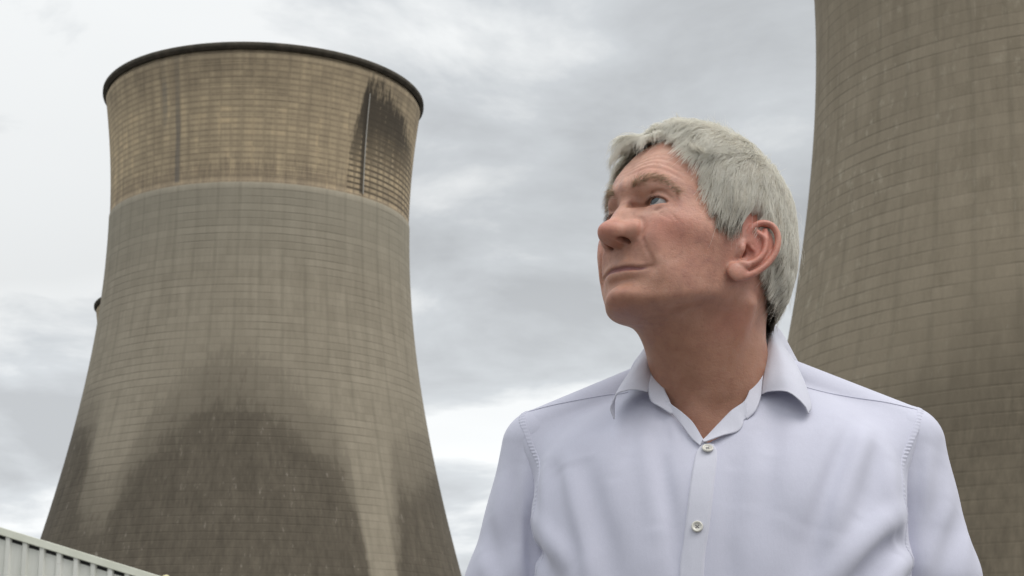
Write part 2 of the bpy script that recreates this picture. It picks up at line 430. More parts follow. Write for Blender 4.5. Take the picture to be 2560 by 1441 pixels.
        # grey water run to the left
        run = g.m('MULTIPLY', g.rng(g.m('ABSOLUTE', g.m('ADD', deg, g.m('ADD', 31.3, g.m('MULTIPLY', fine, 1.4)))), .4, 1.5, 1.0, 0.0), g.m('MULTIPLY', g.rng(z, 90, 90.5), g.rng(z, 97, 112, 1.0, .35)))
        col = g.mix(g.m('MULTIPLY', run, .65), col, (.14, .13, .12))
        run = g.m('MULTIPLY', g.rng(g.m('ABSOLUTE', g.m('ADD', deg, 37.5)), .4, 1.6, 1.0, 0.0), g.m('MULTIPLY', g.rng(z, 99, 103), g.rng(z, 107, 110, 1.0, .2)))
        col = g.mix(g.m('MULTIPLY', run, .5), col, (.17, .16, .14))
    elif kind == 'near':
        e = g.m('ADD', g.m('SUBTRACT', 41.0, z), g.m('MULTIPLY', g.m('SUBTRACT', fine, .5), 12.0)); e = g.m('ADD', e, g.m('MULTIPLY', g.m('SUBTRACT', streak, .5), 26.0))
        e = g.m('ADD', e, g.rng(deg, -60, 10, -8.0, 6.0))
        k = g.rng(e, -4, 14)
        dirt = g.ramp(g.m('ADD', g.m('MULTIPLY', fine, .6), g.m('MULTIPLY', streak, .4)), [(.32, (.075, .062, .045)), (.68, (.15, .125, .09))])
        col = g.mix(g.m('MULTIPLY', k, .8), col, dirt)
    g.put(g.b.inputs['Base Color'], col)
    h = g.m('SUBTRACT', g.m('MULTIPLY', fine, .25), g.m('ADD', g.m('MULTIPLY', hl, .5), g.m('MULTIPLY', vl, .35)))
    # each lift stands a little proud of the one below
    h = g.m('ADD', h, g.m('MULTIPLY', g.m('FRACT', zl), -.45))
    g.bump(h, .45, .10)
    return m
def shell(rows, n, name, mat, parent):
    a = np.linspace(0, 2 * np.pi, n, endpoint=False)
    V = np.array([(r * np.sin(t), -r * np.cos(t), z) for r, z in rows for t in a]); F = []
    for i in range(len(rows) - 1):
        j = np.arange(n); k = (j + 1) % n
        F.append(np.stack([i * n + j, i * n + k, (i + 1) * n + k, (i + 1) * n + j], 1))
    return link(name, mesh_np(name, V, np.vstack(F)), mat, parent)
def cooling_tower(D, az, kind, label):
    a = R(az); x, y = D * math.sin(a), D * math.cos(a)
    e = bpy.data.objects.new('cooling_tower', None); scene.collection.objects.link(e)
    e.location = (x, y, 0); e.rotation_euler = (0, 0, -a)
    tag(e, label, 'cooling tower', 'concrete cooling towers')
    mat = tower_material('tower_concrete_' + kind, kind)
    zs = np.concatenate([np.linspace(7, 89.6, 70), np.linspace(89.75, 112.2, 26)])
    rr = t_rad(zs); rr = np.where(zs < 89.7, rr + .16, rr)           # lower shell was thickened: a small ledge under the tan band
    rows = [(r_, z_) for r_, z_ in zip(rr, zs)]
    inner = [(float(t_rad(z_)) - .35, z_) for z_ in np.linspace(113.4, 7, 40)]
    shell(rows + [(float(t_rad(112.2)) - .3, 112.3)] + inner + [rows[0]], 240, 'shell', mat, e)
    lm = new_mat('tower_rim', (.095, .083, .066), .9, .2); g = NG(lm); nn = g.noise(g.mapv(g.tc(), (.6, .6, .3)), 1, 5, .6)
    g.put(g.b.inputs['Base Color'], g.ramp(nn, [(.3, (.05, .045, .036)), (.7, (.11, .095, .075))]))
    r0 = float(t_rad(112.0))
    shell([(r0 + .02, 112.85), (RLIP - .10, 113.15), (RLIP, 113.25), (RLIP, 113.8), (RLIP - .12, 113.95), (r0 - .5, 114.0), (r0 - .6, 112.4)], 240, 'rim', lm, e)
    lg = new_mat('tower_leg', (.2, .18, .14), .9); V, F = [], []
    for k in range(44):
        t0 = 2 * math.pi * k / 44
        for sgn in (1, -1):
            t1 = t0 + sgn * math.pi / 44; rb, rt_ = float(t_rad(0)) + 1.2, float(t_rad(7.2)) - .1
            p = Vector((rb * math.sin(t0), -rb * math.cos(t0), -.1)); q = Vector((rt_ * math.sin(t1), -rt_ * math.cos(t1), 7.2))
            u_ = Vector((math.cos(t0), math.sin(t0), 0)) * .3; v_ = Vector((math.sin(t0), -math.cos(t0), 0)) * .3; b0 = len(V)
            for w_ in (p, q): V += [w_ + u_ + v_, w_ - u_ + v_, w_ - u_ - v_, w_ + u_ - v_]
            F += [(b0 + i, b0 + (i + 1) % 4, b0 + 4 + (i + 1) % 4, b0 + 4 + i) for i in range(4)]
    o = link('legs', mesh_py('legs', V, F), lg, e, smooth=False)
    if kind == 'main':
        cm = new_mat('conductor_metal', (.42, .40, .36), .6); P = []
        for z_ in np.linspace(90.2, 108.4, 12):
            r_ = float(t_rad(z_)) + .08; t_ = R(39.6); P.append((r_ * math.sin(t_), -r_ * math.cos(t_), z_))
        tube(np.array(P), np.full(12, .10), 'conductor_strip', cm, e, 6, conv=lambda v: v)
    return e
cooling_tower(306.53, -8.659, 'main', 'large concrete cooling tower with a tan top band, black soot streak and dark stained base')
cooling_tower(205.05, 18.439, 'near', 'plain brown cooling tower behind the man, cropped by the right edge of the photo')
cooling_tower(478.07, -10.533, 'far', 'distant cooling tower with only its rim peeping out behind the large one')

SHED_A, SHED_PITCH, SHED_SLOPE, RIB0, BALL = (-8.943, 30.0, 4.384), 0.3003, -0.3020, 0.1734, (-5.968, 29.8, 3.449)
def build_shed():
    """gable end of a low shed: the raking edge falls to the right"""
    A = np.array(SHED_A); PITCH_, SL = SHED_PITCH, SHED_SLOPE
    root = bpy.data.objects.new('shed', None); scene.collection.objects.link(root); root.location = (A[0], A[1], 0)
    tag(root, 'low white shed of ribbed metal sheeting with a pale sloping edge cap, bottom left corner', 'shed')
    s1 = 3.22; ridge = -6.0; s0 = ridge - (s1 - ridge)
    top = lambda s: A[2] + SL * s if s > ridge else A[2] + SL * ridge - SL * (s - ridge)
    m = new_mat('painted_sheet', (.62, .62, .56), .5); g = NG(m); c = g.tc()
    st = g.noise(g.mapv(c, (3.0, 3.0, .5)), 1, 6, .65); sp = g.rng(g.noise(c, 9.0, 4, .7), .64, .72)
    base = g.ramp(st, [(.3, (.62, .625, .56)), (.7, (.76, .76, .71))]); col = g.mix(g.m('MULTIPLY', sp, .55), base, (.20, .17, .11)); g.put(g.b.inputs['Base Color'], col)
    mc = new_mat('cap_paint', (.55, .57, .46), .5); g = NG(mc); st = g.noise(g.tc(), 2.5, 5, .6); g.put(g.b.inputs['Base Color'], g.ramp(st, [(.3, (.66, .67, .56)), (.7, (.78, .79, .68))]))
    prof = [(-.50, 0), (-.22, 0), (-.13, .05), (.10, .055), (.20, 0)]
    k0 = int(math.ceil((s0 - RIB0) / PITCH_)); k1 = int((s1 - RIB0) / PITCH_); V, F = [], []
    for i in range(k0, k1 + 1):
        for t, h in prof:
            s = RIB0 + (i + t) * PITCH_
            if s0 < s < s1: V += [(s, -h, 0), (s, -h, top(s) - .05)]
    F = [(2 * i, 2 * i + 2, 2 * i + 3, 2 * i + 1) for i in range(len(V) // 2 - 1)]
    link('wall', mesh_py('wall', V, F), m, root, smooth=False)
    def rake(name, ya, yb, ha, hb, mat, bev):
        for sa, sb in ((s0, ridge), (ridge, s1 + .06)):
            V = [(s, y_, top(s + (1e-6 if s == ridge and sa == ridge else 0)) - h) for s in (sa, sb) for y_ in (ya, yb) for h in (hb, ha)]
            F = [(0, 1, 3, 2), (4, 6, 7, 5), (0, 4, 5, 1), (2, 3, 7, 6), (0, 2, 6, 4), (1, 5, 7, 3)]
            o = link(name, mesh_py(name, V, F), mat, root, smooth=False)
            if bev: b = o.modifiers.new('bevel', 'BEVEL'); b.width = bev; b.segments = 2
    rake('edge_cap', -.075, .30, 0.0, .135, mc, .008)
    rake('gap', -.006, .2, .142, .20, new_mat('gap_shade', (.02, .02, .02), .9), 0)  # near-black bar added under the cap to stand in for its shade
    rake('roof', .31, 8.0, .02, .10, m, 0)
    V = [(s1, 0, 0), (s1, 8, 0), (s1, 8, top(s1) - .12), (s1, 0, top(s1) - .12), (s0, 0, 0), (s0, 8, 0), (s0, 8, top(s0) - .12), (s0, 0, top(s0) - .12)]
    link('side_wall', mesh_py('side_wall', V, [(0, 1, 2, 3), (7, 6, 5, 4), (1, 5, 6, 2)]), m, root, smooth=False)
    # pale yellow round cap on a short stub at the far corner
    vc = new_mat('yellow_cap', (.62, .54, .30), .5); prof = [(0.0, .085), (.03, .08), (.055, .063), (.073, .035), (.08, 0), (.077, -.03), (.065, -.05), (.04, -.06), (.04, -.5)]
    K = 28; V = []; P0 = np.array(BALL)
    for q in range(K):
        a = 2 * math.pi * q / K
        for (r_, h_) in prof: V.append(P0 + np.array([r_ * math.cos(a), r_ * math.sin(a), h_]))
    mm = len(prof); F = [(q * mm + j, q * mm + j + 1, ((q + 1) % K) * mm + j + 1, ((q + 1) % K) * mm + j) for q in range(K) for j in range(mm - 1)]
    o = link('vent_cap', mesh_py('vent_cap', V, F), vc); tag(o, 'small pale yellow rounded cap beside the end of the shed roof edge', 'vent cap')
build_shed()
# ================================================================== the man: frames
# head frame (mm): x to his left, y forward, z up, origin between the ears
def rot3(yaw, pit, rol):
    cy, sy = math.cos(yaw), math.sin(yaw); cp, sp = math.cos(pit), math.sin(pit); cr, sr = math.cos(rol), math.sin(rol)
    return (np.array([[cy, -sy, 0], [sy, cy, 0], [0, 0, 1]]) @ np.array([[1, 0, 0], [0, cp, -sp], [0, sp, cp]])
            @ np.array([[cr, 0, sr], [0, 1, 0], [-sr, 0, cr]]))
HR = rot3(R(129.9), R(13.1), R(4.0)); HO = np.array([0.1825, 1.70, 1.504])
FLIP = np.array([-1.0, 1, 1])
def h2w(P): return (np.asarray(P) * FLIP / 1000.0) @ HR.T + HO
def w2h(P): return ((np.asarray(P) - HO) @ HR) * FLIP * 1000.0
# torso frame (mm): u to the viewer's right, v towards the viewer, w up, origin at the base of the neck
TY = R(10); TO = pix(1790, 1010, 1.76)
TM = np.array([[math.cos(TY), -math.sin(TY), 0], [-math.sin(TY), -math.cos(TY), 0], [0, 0, 1]])  # rows u,v,w
def t2w(P): return (np.asarray(P) / 1000.0) @ TM + TO
def w2t(P): return (np.asarray(P) - TO) @ TM.T * 1000.0

def lerpt(z, tab, col):
    t = np.array(tab, float); o = np.argsort(t[:, 0])
    return np.interp(z, t[o, 0], t[o, col]).astype(np.float32)
def smooth_tab(tab, n=80):
    """densify a table with a smooth curve so lofts have no kinks"""
    t = np.array(tab, float); o = np.argsort(t[:, 0]); t = t[o]
    return resample(t, n)

HH = 1.5
EYE = {1: (32.0, 76.5, 24.0), -1: (-30.5, 75.0, 24.0)}
def build_skin():
    G = Grid((-116, -125, -260), (116, 141, 146), HH)
    S, X, Y, Z = G.all()
    # cranium
    n = 2.15
    yc = -2.0
    F = ((np.abs(X) / 77.0) ** n + (np.abs(Y - yc) / np.where(Y > yc, 99.0, 105.0)) ** n + (np.abs(Z - 34) / 105.0) ** n) ** (1 / n)
    cr = (F - 1) * 84
    # face and jaw loft:  z, half width, front, centre, exponent
    tab = smooth_tab([(60, 60, 92, 0, 2.15), (44, 62, 94.5, 0, 2.15), (22, 65, 90, 2, 2.15), (0, 66.5, 89, 3, 2.3), (-20, 64, 92.5, 4, 2.3),
                      (-45, 60, 94, 5, 2.3), (-64, 56.5, 90.5, 6, 2.3), (-76, 51, 91.5, 8, 2.25), (-83, 44, 87, 12, 2.2), (-89, 32, 75, 20, 2.1), (-95, 14, 58, 28, 2)])
    z = G.ax[2]; c = lambda i: lerpt(z, tab, i)[None, None, :]
    w, yf, y0, ne = c(1), c(2), c(3), c(4)
    q = np.clip(np.abs(Y - y0) / np.where(Y > y0, yf - y0, 42), 0, 9)
    jaw = ((np.abs(X) / w) ** ne + q ** ne) ** (1 / ne)
    jaw = (jaw - 1) * np.minimum(w, 60)
    jaw = smax(jaw, Z - 62, 18); jaw = smax(jaw, -101 - Z, 8)
    und = (-(Z + 84) * .93 + (66 - Y) * .46)           # underside of the jaw rises to the angle
    jaw = smax(jaw, und, 14)
    G.d = smin(cr, jaw, 16).astype(np.float32)
    del cr, jaw, F, q, und
    # neck and upper chest, given in the world
    a = w2h(t2w((5, -6, -30))); b = np.array((0, -24, -28.0))
    sl, d = capsule(G, b, a, 56, 59, 20, 40); G.union(sl, d, 24)
    # flesh under the chin
    sl, d = capsule(G, (0, 36, -62), w2h(t2w((-6, 6, 10))), 25, 46, 20, 30); G.union(sl, d, 30)
    # sternomastoid on the near side
    sl, d = capsule(G, (58, -26, -50), w2h(t2w((-8, 52, -22))), 9, 9, 10, 20); G.union(sl, d, 14)
    sl, d = capsule(G, (-58, -26, -50), w2h(t2w((-16, 50, -22))), 9, 9, 10, 20); G.union(sl, d, 14)
    # tendon running down the front of the neck
    G.curve([w2h(t2w(q)) for q in ((-60, 34, 44), (-46, 46, 28), (-34, 52, 12), (-22, 56, -4), (-14, 58, -18))], 3.0, 5.0)
    G.curve([w2h(t2w(q)) for q in ((-50, 40, 48), (-38, 50, 32), (-25, 54, 14), (-14, 56, -2))], -2.2, 3.5)
    G.curve([w2h(t2w(q)) for q in ((30, 44, 70), (14, 52, 46), (2, 54, 22))], -1.6, 5)
    # chest slab in torso frame
    sl, X2, Y2, Z2 = G.box((-200, -200, -300), (200, 200, -95))
    Pw = np.stack(np.broadcast_arrays(X2, Y2, Z2), -1).astype(np.float32)
    T = w2t(h2w(Pw.reshape(-1, 3))).astype(np.float32).reshape(Pw.shape)
    u, v, ww = T[..., 0], T[..., 1], T[..., 2]
    front = np.interp(ww, [-260, -130, -80, -40, -10, 15], [104, 96, 80, 62, 42, 20])
    ch = np.sqrt((u / 165) ** 2 + ((v + 10) / (front + 10)) ** 2); ch = (ch - 1) * 60
    ch = smax(ch, ww + 8 + np.abs(u) * .22, 30)
    G.union(sl, ch.astype(np.float32), 26)
    del Pw, T, u, v, ww, ch
    # ---------------- face features (mirrored)
    f = G.front
    for s in (1, -1):
        G.brush((s * 24, 98, 45), 2.0, (15, 12, 6))        # brow ridge
        G.brush((s * 42, 84, 42), 1.8, (10, 14, 8))
        G.brush((s * 26, 90, 25), -4.6, (13, 13, 9))       # socket
        G.brush((s * 16, 90, 29), -2.5, (6, 12, 8))
        G.brush((s * 44, 72, 3), 5.0, (15, 18, 12))        # cheek bone
        G.brush((s * 33, 86, -16), 5.0, (12, 12, 13))      # cheek pad
        G.brush((s * 62, 30, 0), 2.5, (8, 26, 9))          # zygomatic arch
        G.brush((s * 66, 52, 40), -3.0, (10, 18, 16))      # temple
        G.brush((s * 46, 58, -52), 2.0, (12, 18, 16))      # jowl
        G.brush((s * 26, 96, 70), 1.5, (16, 14, 14))       # frontal eminence
        G.brush((s * 55, 14, -52), 1.5, (8, 16, 16))       # angle of the jaw
    G.brush((0, 98, 46), 2.0, (9, 10, 7))                  # glabella
    G.brush((0, 100, 31), -2.5, (7, 8, 4))
    # nose
    NW = []
    sl, d = capsule(G, (0, 88.5, 32), (0, 96.5, 10), 8.6, 9.2, 14); G.union(sl, d, 9)
    sl, d = capsule(G, (0, 96.5, 10), (0, 108.5, -8), 9.2, 10, 14); G.union(sl, d, 8)
    sl, d = capsule(G, (0, 91, 6), (0, 98, -4.5), 12.0, 12.5, 14); G.union(sl, d, 10)
    sl, d = ellip(G, (0, 113.8, -11.8), (9.8, 11.2, 8.0)); G.union(sl, d, 12)
    for s in (1, -1):
        sl, d = ellip(G, (s * 19.4, 89.6, -6.6), (8.0, 13.0, 8.4)); G.union(sl, d, 7)
        sl, d = capsule(G, (s * 8, 88, 12), (s * 15, 90, -2), 7.5, 8.5, 10); G.union(sl, d, 12)
        sl, d = capsule(G, (s * 7, 109, -11), (s * 14, 99, -9), 7.0, 7, 10); G.union(sl, d, 7)
    sl, d = capsule(G, (0, 112, -17.5), (0, 96, -14.5), 4.0, 4.5, 4); G.union(sl, d, 5)
    for s in (1, -1):
        R_ = np.array([[.97, .22 * s, 0], [-.22 * s, .97, -.2], [0, .2, 1]])
        sl, d = ellip(G, (s * 10.8, 102, -18.0), (3.6, 10.0, 4.8), 2, R_); G.sub(sl, d, 1.2)
        sl, d = ellip(G, (s * 10.0, 99, -12.0), (2.8, 6.0, 7.0), 2, R_); G.sub(sl, d, 1.0)
        NW.append(s)   # crease round the wing
    for s in NW: G.curve([(x, f(x, z), z) for x, z in ((s * 20, 5), (s * 26, 2.5), (s * 28.8, -3.5), (s * 29, -10), (s * 26, -15.5))], -4.6, 1.8)
    for s in NW: G.brush((s * 20.0, 97, -8), 1.8, (4.5, 6, 5))   # crease round the wing
    # muzzle, lips
    G.brush((0, 96, -44), 1.2, (20, 14, 17))
    G.curve([(0, 104, -22), (0, 104, -37)], -.9, 2.6)     # philtrum
    def onf(pts, dy=0.0): return [(x, f(abs(x) if x else 0, z) + dy, z) for x, z in pts]
    G.curve(onf([(-27, -40.5), (-20, -39), (-10, -38.6), (0, -39.6), (8, -40.6), (16, -42.6), (24, -45), (29, -46.6)], -1), 1.0, 2.6)
    G.curve(onf([(-24, -47), (-16, -48.5), (-8, -49.6), (0, -50.8), (8, -51.6), (16, -52.4), (24, -52.4)], -1), 1.8, 3.6)
    mouth = [(-33, -44.0), (-27, -43.6), (-20, -43.2), (-12, -43.4), (-5, -44.4), (0, -45.2), (5, -45.5), (12, -46.4), (20, -47.8), (27, -48.2), (34, -46.0)]
    G.curve(onf(mouth, -1.0), -5.6, 1.15)
    G.curve(onf([(-20, -58), (0, -59), (20, -58)], 0), -2.6, 5.5)     # labiomental
    G.brush((0, 93, -73), 5.0, (15, 12, 9)); G.brush((0, 94, -69), 1.6, (9, 9, 7))
    for s in (1, -1):
        G.brush((s * 35.0, 82, -47.5), -2.0, (4.5, 8, 6))      # corner of the mouth
        G.brush((s * 39, 80, -44), 2.6, (6, 10, 12))
        G.curve(onf([(s * 28, -10), (s * 29, -18), (s * 31.5, -27), (s * 34.5, -36), (s * 36.5, -43), (s * 36.5, -49)], 0), -1.7, 1.4)   # nasolabial fold
        G.curve(onf([(s * 33, -8), (s * 37, -20), (s * 42, -33), (s * 45, -44)], -1), .9, 7.0)
    G.brush((-47, 82, 38), -6.0, (12, 18, 17)); G.brush((-30, 98, 46), -1.5, (12, 10, 8))
    # ---------------- eyes
    for s in (1, -1):
        c = np.array(EYE[s])
        sl, X2, Y2, Z2 = G.box(c - 24, c + 24)
        x = (X2 - c[0]) * s; y = Y2 - c[1]; zz = Z2 - c[2]
        r = np.sqrt(x * x + y * y + zz * zz) + 1e-3
        # lids: a shell over the ball
        lid = r - 13.7
        lid = smax(lid, (np.abs(x) - 15.5).astype(np.float32) + 0 * r, 3)
        lid = smax(lid, -y + 2 + 0 * r, 2)
        G.d[sl] = smin(G.d[sl], lid, 5)
        az = np.degrees(np.arctan2(x, np.maximum(y, .1))) + 0 * r; el = np.degrees(np.arcsin(np.clip(zz / r, -1, 1)))
        t = np.clip((az - 7) / 66.0, -1, 1)                 # -1 inner corner, +1 outer corner
        top = -4 + 23 * np.clip(1 - t * t, 0, 1) ** .75 - 3 * t; bot = -4 - 13 * np.clip(1 - t * t, 0, 1) ** .8 - 3 * t
        op = np.maximum(el - top, bot - el) * (13.5 * np.pi / 180)
        op = np.maximum(op, -y + 1)
        cut = smax(op, (8.0 - r).astype(np.float32), .5)
        G.d[sl] = -smin(-G.d[sl], cut.astype(np.float32), 1.1)
        # upper lid crease with the hooded fold above it, bag below
        def sp(azd, eld, rr): 
            a, e = math.radians(azd), math.radians(eld)
            return (c[0] + s * rr * math.sin(a) * math.cos(e), c[1] + rr * math.cos(a) * math.cos(e), c[2] + rr * math.sin(e))
        G.curve([sp(-52, 16, 14.5), sp(-25, 36, 14.8), (c[0] + s * 3, 90, 34), (c[0] + s * 12, 86, 31.5), (c[0] + s * 18, 79, 25)], -2.2, 1.3)
        G.curve([(c[0] - s * 10, 93, 36), (c[0], 93, 38), (c[0] + s * 12, 88, 36.5), (c[0] + s * 19, 80, 30), (c[0] + s * 23, 74, 24)], 1.8, 4.0)
        G.curve([sp(-58, -24, 15), sp(-30, -42, 16.5), sp(5, -48, 17), sp(35, -40, 17), sp(55, -28, 17)], -1.6, 1.6)
        G.curve([sp(-45, -26, 14.5), sp(-10, -36, 14.8), sp(25, -34, 14.8), sp(50, -22, 14.6)], 1.0, 2.0)
        G.curve([sp(-50, -55, 18), sp(-20, -62, 21), sp(15, -60, 22), sp(42, -48, 21)], -1.2, 2.4)
        for k, (z0, z1) in enumerate(((24, 30), (20, 19), (15, 9))):      # crow's feet
            xa, xb = 54, 64
            G.curve([(s * xa, 66, z0), (s * 58, 60, (z0 + z1) / 2), (s * 62, 52, z1)], -1.0, 1.1)
    for s in (1, -1):
        for q in range(3): G.curve(onf([(s * (38 + q * 5), 12 - q * 1.0), (s * (43 + q * 5), 7 - q), (s * (50 + q * 4), 1 - q * 2)]), -.75, .95)
    # forehead wrinkles, arched over each brow
    for s in (1, -1):
        for q, a in ((0, .55), (6.5, .5), (13, .4), (19, .25)):
            pts = [(s * x, 57 + q + 5.5 * math.exp(-((x - 26) / 17.0) ** 2) - (0 if x < 40 else (x - 40) * .55)) for x in (2, 12, 22, 32, 42, 50, 56)]
            if q > 0 or s > 0: G.curve(onf(pts), -a, 1.0); G.curve(onf([(x, z + 3.2) for x, z in pts]), a * .6, 2.0)
    for s in (1, -1): G.curve(onf([(s * 5, 40), (s * 6, 50), (s * 5, 56)]), -.9, 1.3)
    # ---------------- ears
    G.noear = G.d.copy()
    for s in (1, -1): ear(G, s)
    return G
def ear(G, s):
    o = np.array((s * 73.0, 3.0, 0.0)); K = 1.1
    # local frame: b backwards-out, t up, n outwards
    ang = R(26)
    n = np.array((s * math.cos(ang), math.sin(ang), 0.0)); b = np.array((s * math.sin(ang), -math.cos(ang), 0.0)); t = np.array((0, 0, 1.0))
    tl = R(22); t2 = t * math.cos(tl) + b * math.sin(tl); b2 = b * math.cos(tl) - t * math.sin(tl)
    P = lambda x, y, z=0.0: o + b2 * x * K + t2 * y * K + n * z * K
    def cap(pts, r0, r1, k):
        Q = resample(np.array([P(*p) for p in pts]), 22); m = max(r0, r1) + 6
        sl, X, Y, Z = G.box(Q.min(0) - m, Q.max(0) + m)
        best = None
        for i in range(len(Q) - 1):
            d, tt = seg(X, Y, Z, Q[i], Q[i + 1]); f = (i + tt) / (len(Q) - 1); d = d - (r0 + (r1 - r0) * f)
            best = d if best is None else np.minimum(best, d)
        G.union(sl, best.astype(np.float32), k)
    def ell(c, r, k, sub=False):
        sl, d = ellip(G, P(*c), r, k, (b2, t2, n), 8)
        (G.sub if sub else G.union)(sl, d, k)
    ell((13, 4, -3.0), (19.5, 30, 6.5), 3)
    ell((3, 0, -7), (11, 25, 9), 5)
    ell((8.5, -27, 2.0), (10.5, 10.5, 4.4), 3)                                    # lobe
    ell((16, 8, 6.5), (13.5, 22, 6.0), 2.5, True)                                # scapha hollow
    ell((8.5, -4, 3.0), (8.5, 12, 7.5), 2, True)                               # concha bowl
    ell((5, -4, -3.0), (4, 5, 7), 2, True)
    cap([(1, 6, 0), (0, 18, 2.0), (5, 29, 3), (15, 34, 3), (25, 28, 3), (30, 14, 3), (29, -2, 2.5), (24, -16, 2), (17, -27, 1)], 3.3, 3.4, 2.5)   # helix
    cap([(7, 20, 1.5), (16, 17, 3.5), (20.5, 6, 4.5), (19, -7, 4.5), (13, -17, 3)], 2.6, 3.2, 3.5)                            # antihelix
    cap([(13, 27, 1.0), (17, 18, 3)], 2.2, 2.6, 3)
    cap([(1, 7, 0), (6, 5, 0), (12, 3, -.5)], 2.0, 1.8, 2)                       # crus
    cap([(0, 1, 1), (1.5, -5, 3), (2, -10, 1)], 4.0, 4.0, 3)                   # tragus
    cap([(13, -17, 3), (8, -18, 3)], 3.6, 3.2, 3)                              # antitragus
# ================================================================== shirt
LEAF_R = [[(49, 53, -1), (55, 60, 0), (67, 68, -1), (76, 72, -4), (84, 74, -11), (90, 73, -18), (93, 70, -25)],
    [(50, 47, 10), (57, 54, 12), (69, 60, 13), (78, 62, 9), (85, 62, 3), (91, 60, -6), (96, 58, -16)],
    [(52, 33, 27), (58, 38, 30), (68, 42, 31), (76, 43, 28), (83, 42, 23), (88, 38, 16), (91, 34, 11)],
    [(54, 15, 48), (60, 18, 52), (66, 18, 53), (71, 15, 50), (76, 10, 46), (81, 4, 41), (83, -2, 37)],
    [(57, -8, 72), (60, -10, 75), (63, -13, 73), (66, -17, 69), (70, -21, 64), (73, -26, 58), (77, -30, 52)]]
LEAF_L = [[(-65, 58, 4), (-70, 64, 5), (-78, 70, 5), (-87, 74, 3), (-93, 76, -0), (-97, 76, -7), (-100, 74, -15), (-97, 72, -24)],
    [(-64, 52, 11), (-70, 58, 14), (-76, 61, 16), (-83, 62, 15), (-88, 62, 12), (-93, 60, 8), (-96, 57, 3), (-98, 52, 0)],
    [(-63, 40, 24), (-68, 44, 27), (-74, 46, 28), (-79, 46, 28), (-83, 44, 26), (-87, 40, 24), (-90, 36, 21), (-93, 30, 19)],
    [(-63, 22, 41), (-66, 24, 45), (-69, 24, 46), (-73, 22, 46), (-77, 18, 44), (-81, 12, 42), (-85, 6, 39), (-88, 0, 36)],
    [(-67, 2, 57), (-69, -2, 63), (-72, -6, 63), (-75, -11, 61), (-78, -17, 59), (-81, -23, 56), (-84, -28, 53), (-87, -34, 50)]]
STAND_R = [[(57, -12, 69), (58, -10, 68)],
    [(50, 13, 44), (54, 15, 45)],
    [(41, 38, 19), (50, 38, 20)],
    [(35, 54, -1), (48, 53, -1)],
    [(32, 59, -8), (45, 62, -13)],
    [(29, 63, -13), (41, 68, -22)],
    [(27, 66, -16), (34, 71, -29)]]
STAND_L = [[(-67, 0, 57), (-67, 2, 57)],
    [(-62, 20, 40), (-63, 22, 41)],
    [(-54, 38, 22), (-63, 40, 24)],
    [(-47, 54, 4), (-64, 56, 7)],
    [(-43, 60, -5), (-61, 62, -6)],
    [(-40, 65, -13), (-52, 67, -13)],
    [(-37, 67, -15), (-41, 69, -21)]]
LAPEL = [[(32, 64, -10), (35, 70, -27)],
    [(29, 66, -13), (30, 72, -31)],
    [(21, 71, -19), (29, 77, -37)],
    [(15, 75, -25), (24, 81, -43)],
    [(1, 84, -41), (11, 88, -47)],
    [(-5, 88, -48), (1, 92, -51)],
    [(-9, 91, -52), (-7, 94, -54)]]
FACING = [[(-45, 63, -7), (-47, 67, -17)],
    [(-39, 67, -13), (-39, 69, -21)],
    [(-30, 74, -21), (-29, 80, -35)],
    [(-19, 82, -33), (-20, 88, -49)],
    [(-9, 90, -51), (-12, 93, -57)]]
